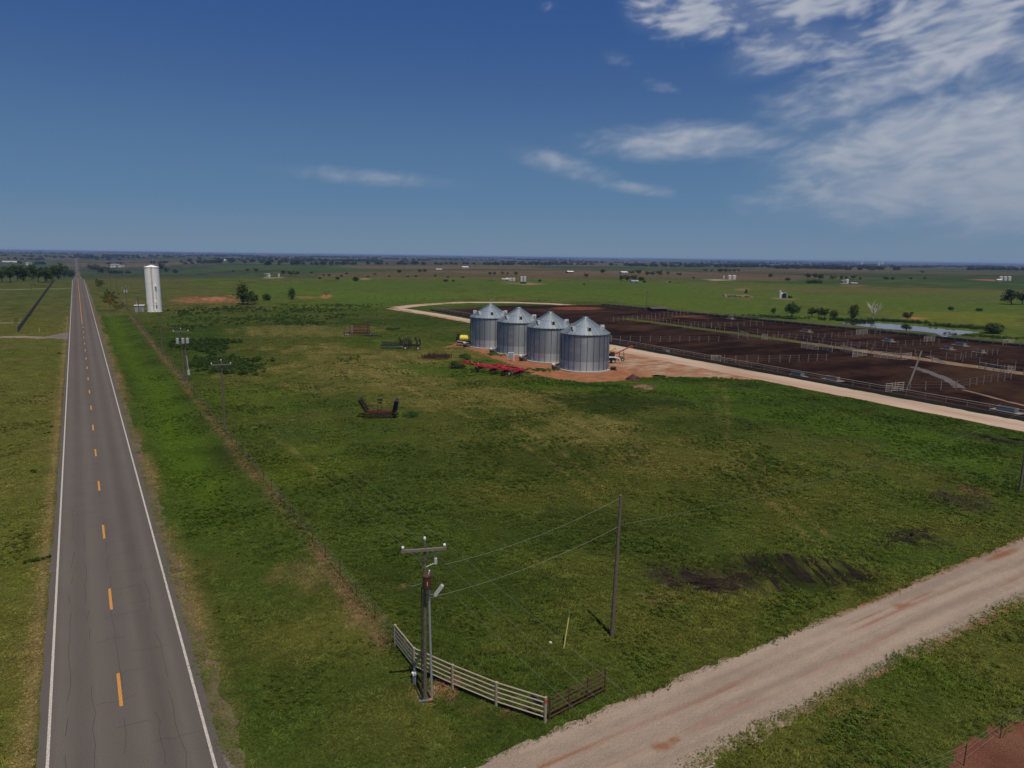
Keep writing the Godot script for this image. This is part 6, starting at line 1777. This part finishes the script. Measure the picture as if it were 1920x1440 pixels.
	for t in [[[1340, 722], [1348, 760], [1350, 800]], [[1357, 722], [1366, 760], [1368, 800]], [[1360, 810], [1400, 880], [1450, 945], [1520, 1010], [1580, 1040]], [[1400, 830], [1440, 890], [1490, 950], [1570, 1015]], [[740, 715], [900, 790], [1010, 850], [1080, 900], [1130, 950]], [[800, 715], [950, 785], [1060, 850], [1140, 920]], [[480, 800], [560, 850], [600, 900]]]:
		track(t, 0.28, DRY * 1.0, 0.65)
	splat(1250, 1120, 40, 18, STRAW, 0.5, 0.8, 1.2)
	splat(1180, 1190, 60, 26, OLIVE, 0.6, 0.9, 1.1)
	splat(1000, 1190, 120, 40, OLIVE, 0.4, 1.0, 1.1)
	splat(830, 1290, 50, 16, SOIL * 2.0, 0.7, 0.5, 1.1)
	splat(950, 1335, 70, 14, SOIL * 2.0, 0.6, 0.5, 1.1)
	splat(800, 1310, 30, 12, STRAW, 0.6, 0.5, 1.0)
	splat(680, 1160, 40, 14, STRAW, 0.6, 0.7, 1.0)
	splat(760, 1100, 9, 4, STRAW, 0.7, 0.5, 0.6)
	splat(1600, 1330, 90, 26, STRAW * 0.8, 0.4, 0.8, 1.3)
	splat(1500, 1400, 130, 30, OLIVE, 0.5, 0.9, 1.2)
	splat(1700, 1250, 110, 30, LUSH, 0.4, 1.0, 1.2)
	splat(480, 1150, 90, 70, GRASS, 0.4, 1.0, 1.0)
	splat(560, 1080, 70, 40, STRAW * 0.8, 0.4, 0.9, 1.3)
	splat(520, 1300, 70, 60, DARK * 1.2, 0.4, 1.0, 1.1)
	bare(-3.15, 3.95, -560, 8, 0.0)
	bare(14, 128, -23.2, -18.7, 0.2)
	bare(101.8, 128, -260, -20, 0.4)
	for b in [[75, 87, -147, -99]]: bare(b[0], b[1], b[2], b[3], 0.5)

func roads(gravel: Material, dirt: Material, muck: Material, asphalt: Material) -> void:
	# highway, its shoulders and paint
	var hp := []
	for d in [-9, 60, 200, 400, 480, 520, 560, 620, 700, 900, 1100, 1400, 1750, 2200, 2600, 3300, 4000, 4600]: hp.append(Vector2(0.25, -d))
	var asp := func(a: float, s: float, x: float, z: float) -> Color:
		var w := 0.0
		for q in [-2.3, -0.75, 0.95, 2.5]: w += exp(-pow((x - q + 0.15 * na.get_noise_1d(z)) / 0.34, 2)) * 0.17
		w -= exp(-pow((x - 1.75) / 0.35, 2)) * 0.09 + exp(-pow((x + 1.5) / 0.35, 2)) * 0.07
		var k := 0.078 * (1.0 + w + 0.10 * nb.get_noise_2d(x * 7, z * 0.08) + 0.05 * nc.get_noise_2d(x * 2, z) + 0.05 * na.get_noise_2d(x, z * 2))
		return Color(k * 1.05, k * 0.95, k * 0.89)
	var hw := strip("highway", hp, 3.42, 18, 1.0, 0.030, 0.12, asp, asphalt, 3.0)
	var sh := func(a: float, s: float, x: float, z: float) -> Color:
		return mixc(Color(0.115, 0.083, 0.066), Color(0.06, 0.065, 0.025), 0.4 + nc.get_noise_2d(x * 3, z * 3) + nb.get_noise_2d(x * 4, z) * 0.6)
	var sp := []
	for d in [26, 60, 200, 400, 478]: sp.append(Vector2(3.9, -d))
	strip("road_shoulder", sp, 0.45, 3, 0.6, 0.012, 0.5, sh, gravel, 8.3)
	var white := mat("line_white", Color(0.60, 0.57, 0.52), 0.7, 0, 0.35, 0.7)
	var yellow := mat("line_yellow", Color(0.62, 0.29, 0.055), 0.7, 0, 0.3, 0.7)
	for x in [-2.78, 3.27]:
		var m := MB.new()
		var d := -9.0
		while d < 1100:
			var e := d + (3.0 if d < 200 else 10.0)
			var a := on(x, -d, 0.036)
			var b := on(x, -e, 0.036)
			var wv := Vector3(0.06, 0, 0)
			m.q4(a - wv, a + wv, b + wv, b - wv, Vector3.UP, Vector3.UP, Vector3.UP, Vector3.UP)
			d = e
		put(hw, "edge_line", m.mesh(white))
	var k := 0
	for z0 in [-27.0, -38.0, -48.93, -61.12, -73.31, -85.5, -97.7, -109.9, -122.1, -134.3, -146.5, -158.7, -170.9, -183.1, -195.2, -207.4, -219.6]:
		var za: float = z0 - (0.0 if k != 1 else 0.35)
		var A := on(0.097, za + 3.05, 0.036)
		var B := on(0.097, za, 0.036)
		var wv := Vector3(0.075, 0, 0)
		var m := MB.new()
		m.q4(A - wv, A + wv, B + wv, B - wv, Vector3.UP, Vector3.UP, Vector3.UP, Vector3.UP)
		if k > 0: put(hw, "centre_dash", m.mesh(yellow))
		k += 1
	var ym := MB.new()
	for j in 40:
		var A := on(0.02, -226 - j * 8.0, 0.036)
		var B := on(0.02, -234 - j * 8.0, 0.036)
		ym.q4(A - Vector3(0.07, 0, 0), A + Vector3(0.07, 0, 0), B + Vector3(0.07, 0, 0), B - Vector3(0.07, 0, 0), Vector3.UP, Vector3.UP, Vector3.UP, Vector3.UP)
	put(hw, "centre_line", ym.mesh(yellow))
	# cracks sealed with tar, thin and wandering
	var cm := MB.new()
	for q in [[-1.0, -28, -1.2, -60, 26], [0.15, -24, 0.12, -75, 40], [1.6, -26, 1.4, -34, 10], [-0.9, -75, -1.1, -95, 12], [2.3, -24, 2.1, -52, 22], [-2.1, -30, -1.9, -66, 26]]:
		var last := Vector2(q[0], q[1])
		for j in q[4]:
			var t: float = (j + 1.0) / q[4]
			var nx := Vector2(lerpf(q[0], q[2], t) + rng.randfn() * 0.07, lerpf(q[1], q[3], t))
			if rng.randf() < 0.75: crack(cm, last, nx, 0.011)
			last = nx
	for j in 34:
		var z := -24.0 - j * 2.2 - rng.randf() * 2
		var x := rng.randf_range(-2.5, 1.5)
		var last := Vector2(x, z)
		for e in 5:
			var nx := last + Vector2(rng.randf_range(0.2, 0.45), rng.randfn() * 0.1)
			crack(cm, last, nx, 0.009)
			last = nx
	put(hw, "tar_crack", cm.mesh(mat("tar", Color(0.035, 0.032, 0.03), 0.8)))
	# gravel drive and its paved mouth
	var stains := []
	for q in [[1690, 1136, 0.9, 0.4], [1720, 1120, 2.2, 0.12], [1630, 1155, 3.0, 0.12], [1240, 1400, 0.5, 0.4], [1262, 1388, 0.35, 0.25], [1880, 1040, 2.5, 0.3]]:
		var w := gp(q[0], q[1])
		stains.append([w.x, w.z, q[2], q[3]])
	var gv := func(a: float, s: float, x: float, z: float) -> Color:
		var n := nb.get_noise_2d(x * 0.5, z * 14) + nc.get_noise_2d(x * 0.35, z * 5) * 0.7 + nc.get_noise_2d(x * 4, z * 4) * 0.35
		var c := mixc(Color(0.245, 0.201, 0.165), Color(0.178, 0.145, 0.118), 0.5 + n * 0.9)
		var red := 0.0
		for q in [[-0.30, 0.055], [0.22, 0.05]]: red = maxf(red, exp(-pow((s - q[0] + 0.05 * na.get_noise_1d(x * 6)) / q[1], 2)) * (0.38 + 1.3 * nb.get_noise_2d(x * 1.5, s * 40)))
		red = maxf(red, ss(0.8, 1.0, absf(s)) * (0.55 + n))
		for q in stains:
			var e := Vector2((x - q[0] - (z - q[1]) * 0.6) / q[2], (z - q[1]) / q[3]).length_squared()
			red = maxf(red, (1.2 - e) * 0.9 + n * 0.7 * exp(-e * 0.5))
		return mixc(c, Color(0.165, 0.078, 0.047), red)
	strip("gravel_drive", [Vector2(14.5, -21.0), Vector2(60, -21.0), Vector2(160, -21.4)], 2.6, 30, 0.25, 0.014, 0.45, gv, gravel, 8.3)
	var mouth := PackedVector2Array([Vector2(3.6, -29.5), Vector2(4.6, -27.3), Vector2(6.4, -25.6), Vector2(9.5, -24.3), Vector2(12.5, -23.4), Vector2(15.0, -23.45), Vector2(15.0, -18.5), Vector2(9, -17), Vector2(5.5, -14), Vector2(3.6, -9)])
	bare_poly(mouth)
	sheet("drive_mouth", mouth, 0.25, 0.017, 0.25, func(x: float, z: float) -> Color:
		var n := nc.get_noise_2d(x * 3, z * 3)
		return mixc(Color(0.10, 0.09, 0.085), Color(0.205, 0.165, 0.135), ss(6.5, 13.5, x + n * 3) + (0.35 if n > 0.15 and z < -25.5 else 0.0)), gravel, 8.3)
	# ruts churned into the wet corner of the pasture
	var rut := func(a: float, s: float, x: float, z: float) -> Color: return mixc(Color(0.024, 0.018, 0.017), Color(0.042, 0.031, 0.025), 0.5 + nc.get_noise_2d(x * 4, z * 4))
	for kk in 11:
		var x0 := 1392.0 + kk * 22 + rng.randf_range(-6, 6)
		var y0 := 1046.0 - kk * 1.2 + rng.randf_range(-6, 6)
		var ln := rng.randf_range(0.55, 1.0)
		var p := wpoly([[x0, y0], [x0 + 20 * ln, y0 + 26 * ln], [x0 + 44 * ln, y0 + 48 * ln], [x0 + 62 * ln, y0 + 68 * ln]])
		strip("mud_rut", Array(p), [0.09, 0.17, 0.08, 0.14, 0.27, 0.1, 0.18, 0.1, 0.16, 0.12, 0.08][kk], 3, 0.2, 0.03, 0.26, rut, muck, 3.0)
	for q in [[[1255, 1098], [1300, 1094], [1360, 1088], [1400, 1078]], [[1290, 1108], [1340, 1102], [1385, 1100]], [[1640, 1022], [1690, 1012], [1740, 1004]], [[1660, 1008], [1700, 998], [1745, 990]]]:
		strip("mud_rut", Array(wpoly(q)), 0.28, 4, 0.2, 0.03, 0.7, rut, muck, 3.0)
	# feed road, far road, bin yard
	var fr := func(a: float, s: float, x: float, z: float) -> Color:
		var n := nb.get_noise_2d(x * 3, z * 0.6)
		var c := mixc(Color(0.35, 0.275, 0.22), Color(0.27, 0.205, 0.16), 0.4 + n * 1.2)
		return mixc(c, Color(0.30, 0.17, 0.115), exp(-pow((s + 0.55) / 0.3, 2)) * (0.5 + n) + (0.4 if s < -0.85 else 0.0))
	strip("feed_road", [Vector2(105.6, -20), Vector2(105.4, -120), Vector2(104.6, -190), Vector2(103.0, -225), Vector2(100.5, -250)], 3.3, 12, 1.2, 0.012, 0.5, fr, gravel, 8.3)
	var fp := wpoly([[744, 577], [775, 573], [810, 570], [870, 567], [960, 567], [1040, 570], [1090, 574]])
	strip("far_road", Array(fp), 3.4, 6, 3.0, 0.016, 0.5, fr, gravel, 8.3)
	var yard := wpoly([[833, 652], [862, 641], [893, 645], [915, 640], [1000, 640], [1100, 640], [1170, 655], [1230, 664], [1330, 690], [1420, 712], [1330, 708], [1260, 707], [1200, 708], [1180, 713], [1120, 717], [1050, 713], [1000, 702], [960, 684], [920, 670], [893, 660], [872, 650]])
	bare_poly(yard)
	var yd := func(x: float, z: float) -> Color:
		var n := nb.get_noise_2d(x * 1.4, z * 4) + 0.6 * nc.get_noise_2d(x, z * 2)
		var c := mixc(Color(0.44, 0.32, 0.23), Color(0.36, 0.20, 0.12), 0.4 + n * 1.5)
		return mixc(c, RED, clampf(1.2 - ss(84.5, 90, x + n * 2) + n * 0.3, 0, 1))
	sheet("bin_yard", yard, 0.5, 0.009, 0.9, yd, dirt, 4.0)
	# pens
	var lot := PackedVector2Array([Vector2(110.2, -25), Vector2(110.2, -236), Vector2(150, -246), Vector2(188, -238), Vector2(197.5, -160), Vector2(206, -66), Vector2(210, -25)])
	bare_poly(lot)
	var mk := func(x: float, z: float) -> Color:
		var n := nb.get_noise_2d(x * 0.6, z * 2.4) + 0.6 * nc.get_noise_2d(x * 0.7, z * 1.5)
		var c := mixc(Color(0.021, 0.0112, 0.0082), Color(0.058, 0.0305, 0.0208), 0.4 + n)
		c = mixc(c, Color(0.085, 0.048, 0.03), 0.3 + na.get_noise_2d(x * 2, z * 3) * 1.5 - 0.35 + n * 0.3)
		c = mixc(c, Color(0.09, 0.05, 0.033), exp(-pow((x - 111) / 1.6, 2)) * (0.4 + n))
		var e := Vector2((x - 168) / 13, (z + 225) / 8).length_squared()
		c = mixc(c, Color(0.24, 0.085, 0.045), (1.1 - e) * 1.5 + n * 0.6)
		e = Vector2((x - 185) / 9, (z + 180) / 10).length_squared()
		return mixc(c, Color(0.20, 0.08, 0.045), (0.8 - e) + n * 0.5)
	sheet("pen_ground", lot, 1.0, 0.02, 0.5, mk, muck, 5.0)
	var al := func(a: float, s: float, x: float, z: float) -> Color:
		var n := nc.get_noise_2d(x * 2, z)
		return mixc(mixc(Color(0.095, 0.115, 0.035), OLIVE, 0.5 + n), Color(0.26, 0.19, 0.12), ss(-125, -85, z + n * 12))
	strip("pen_alley", [Vector2(157.5, -184), Vector2(157.6, -118), Vector2(155.8, -62), Vector2(155.5, -25)], 2.3, 5, 1.5, 0.032, 0.7, al, dirt, 4.0)
	var st := func(a: float, s: float, x: float, z: float) -> Color:
		return mixc(Color(0.16, 0.12, 0.115), Color(0.10, 0.07, 0.06), 0.5 + nc.get_noise_2d(x * 2, z * 2))
	strip("drain_track", Array(wpoly([[1712, 688], [1740, 697], [1775, 711], [1792, 722], [1798, 728]])), 0.9, 4, 0.6, 0.034, 0.6, st, vmat("wet_mud", 0.25, 0.6, 0.05, true, 4.0), 3.0)
	strip("drain_path", Array(wpoly([[1805, 731], [1845, 741], [1885, 752], [1930, 763]])), 0.4, 2, 0.8, 0.034, 0.3, func(a: float, s: float, x: float, z: float) -> Color: return Color(0.25, 0.17, 0.13), dirt, 3.0)
	strip("drain_track", Array(wpoly([[1738, 668], [1752, 672], [1768, 681]])), 0.6, 3, 0.6, 0.034, 0.4, st, vmat("wet_mud"), 3.0)
	for q in [[1464, 658, 9, 1.6], [1446, 656, 5, 0.8], [1622, 693, 9, 1.8], [1650, 691, 9, 1.6], [1715, 651, 5, 0.9], [1403, 650, 5, 0.8], [1295, 635, 5, 0.7], [1477, 617, 5, 1.0], [1484, 620, 4, 0.7], [1393, 603, 6, 1.1], [1640, 646, 4, 0.8]]: puddle(q[0], q[1], q[2], q[3], Color(0.10, 0.10, 0.105))
	for q in [[1236, 705, 12, 2.0], [1868, 812, 16, 1.6], [1850, 819, 12, 1.4], [1884, 817, 10, 1.2], [1872, 826, 14, 1.6], [1905, 824, 12, 2.0], [1785, 962, 14, 2.0], [1700, 1002, 16, 3.0], [1668, 1020, 12, 2.5], [1735, 992, 10, 1.5], [1790, 985, 12, 1.5]]: puddle(q[0], q[1], q[2], q[3], Color(0.07, 0.065, 0.065))
	# pond
	var pp := []
	for q in [[1572, 606], [1600, 603.5], [1640, 605.5], [1680, 608], [1720, 612], [1760, 616], [1800, 619.5], [1838, 623.5], [1810, 626], [1782, 630], [1770, 633], [1764, 630], [1754, 625], [1730, 622], [1690, 619], [1650, 616], [1610, 611]]: pp.append(q)
	var pw := wpoly(pp)
	var tri := Geometry2D.triangulate_polygon(pw)
	var pm := MB.new()
	for j in range(0, tri.size(), 3):
		var A := pw[tri[j]]
		var B := pw[tri[j + 1]]
		var C := pw[tri[j + 2]]
		var y := 1.06
		var v := [Vector3(A.x, T(A.x, A.y) + 0.05, A.y), Vector3(B.x, T(B.x, B.y) + 0.05, B.y), Vector3(C.x, T(C.x, C.y) + 0.05, C.y)]
		if (v[1] - v[0]).cross(v[2] - v[0]).y < 0: pm.tri(v[0], v[2], v[1])
		else: pm.tri(v[0], v[1], v[2])
	tag(put(self, "pond_water", pm.mesh(mat("pond", Color(0.035, 0.035, 0.03), 0.04))), "", "", "", "structure")
	# drives across the highway, and the bare field beyond the gravel drive
	var sdr := func(a: float, s: float, x: float, z: float) -> Color: return mixc(Color(0.20, 0.17, 0.13), Color(0.14, 0.13, 0.09), 0.5 + nb.get_noise_2d(x * 3, z * 3))
	strip("side_drive", [Vector2(-3.2, -419), Vector2(-60, -400)], 1.7, 3, 2.0, 0.02, 0.4, sdr, gravel, 8.3)
	strip("side_drive", [Vector2(-13.5, -237), Vector2(-60, -240)], 1.4, 3, 2.0, 0.02, 0.4, sdr, gravel, 8.3)
	sheet("side_drive", PackedVector2Array([Vector2(-3.1, -190), Vector2(-3.1, -207), Vector2(-7, -202), Vector2(-16, -203), Vector2(-40, -204), Vector2(-40, -201), Vector2(-16, -200), Vector2(-7, -197)]), 0.6, 0.02, 0.3, func(x: float, z: float) -> Color: return mixc(Color(0.12, 0.108, 0.10), Color(0.19, 0.16, 0.125), ss(-6, -12, x)), gravel, 8.3)
	var fld := wpoly([[1755, 1480], [1780, 1436], [1828, 1395], [1880, 1366], [1990, 1325], [2300, 1300], [2000, 1560]])
	bare_poly(fld)
	sheet("bare_field", fld, 0.4, 0.012, 0.7, func(x: float, z: float) -> Color:
		var n := nc.get_noise_2d(x, z) + nb.get_noise_2d(x * 3, z * 3)
		return mixc(Color(0.15, 0.062, 0.042), Color(0.20, 0.10, 0.065), 0.4 + n), dirt, 4.0)

func crack(m: MB, a: Vector2, b: Vector2, w: float) -> void:
	var d := (b - a).normalized()
	var s := Vector2(-d.y, d.x) * w
	var v := []
	for q in [a - s, b - s, b + s, a + s]: v.append(on(q.x, q.y, 0.0345))
	var nn := (v[1] as Vector3 - v[0] as Vector3).cross(v[2] as Vector3 - v[0] as Vector3)
	if nn.y < 0: v.reverse()
	m.q4(v[0], v[1], v[2], v[3], Vector3.UP, Vector3.UP, Vector3.UP, Vector3.UP)
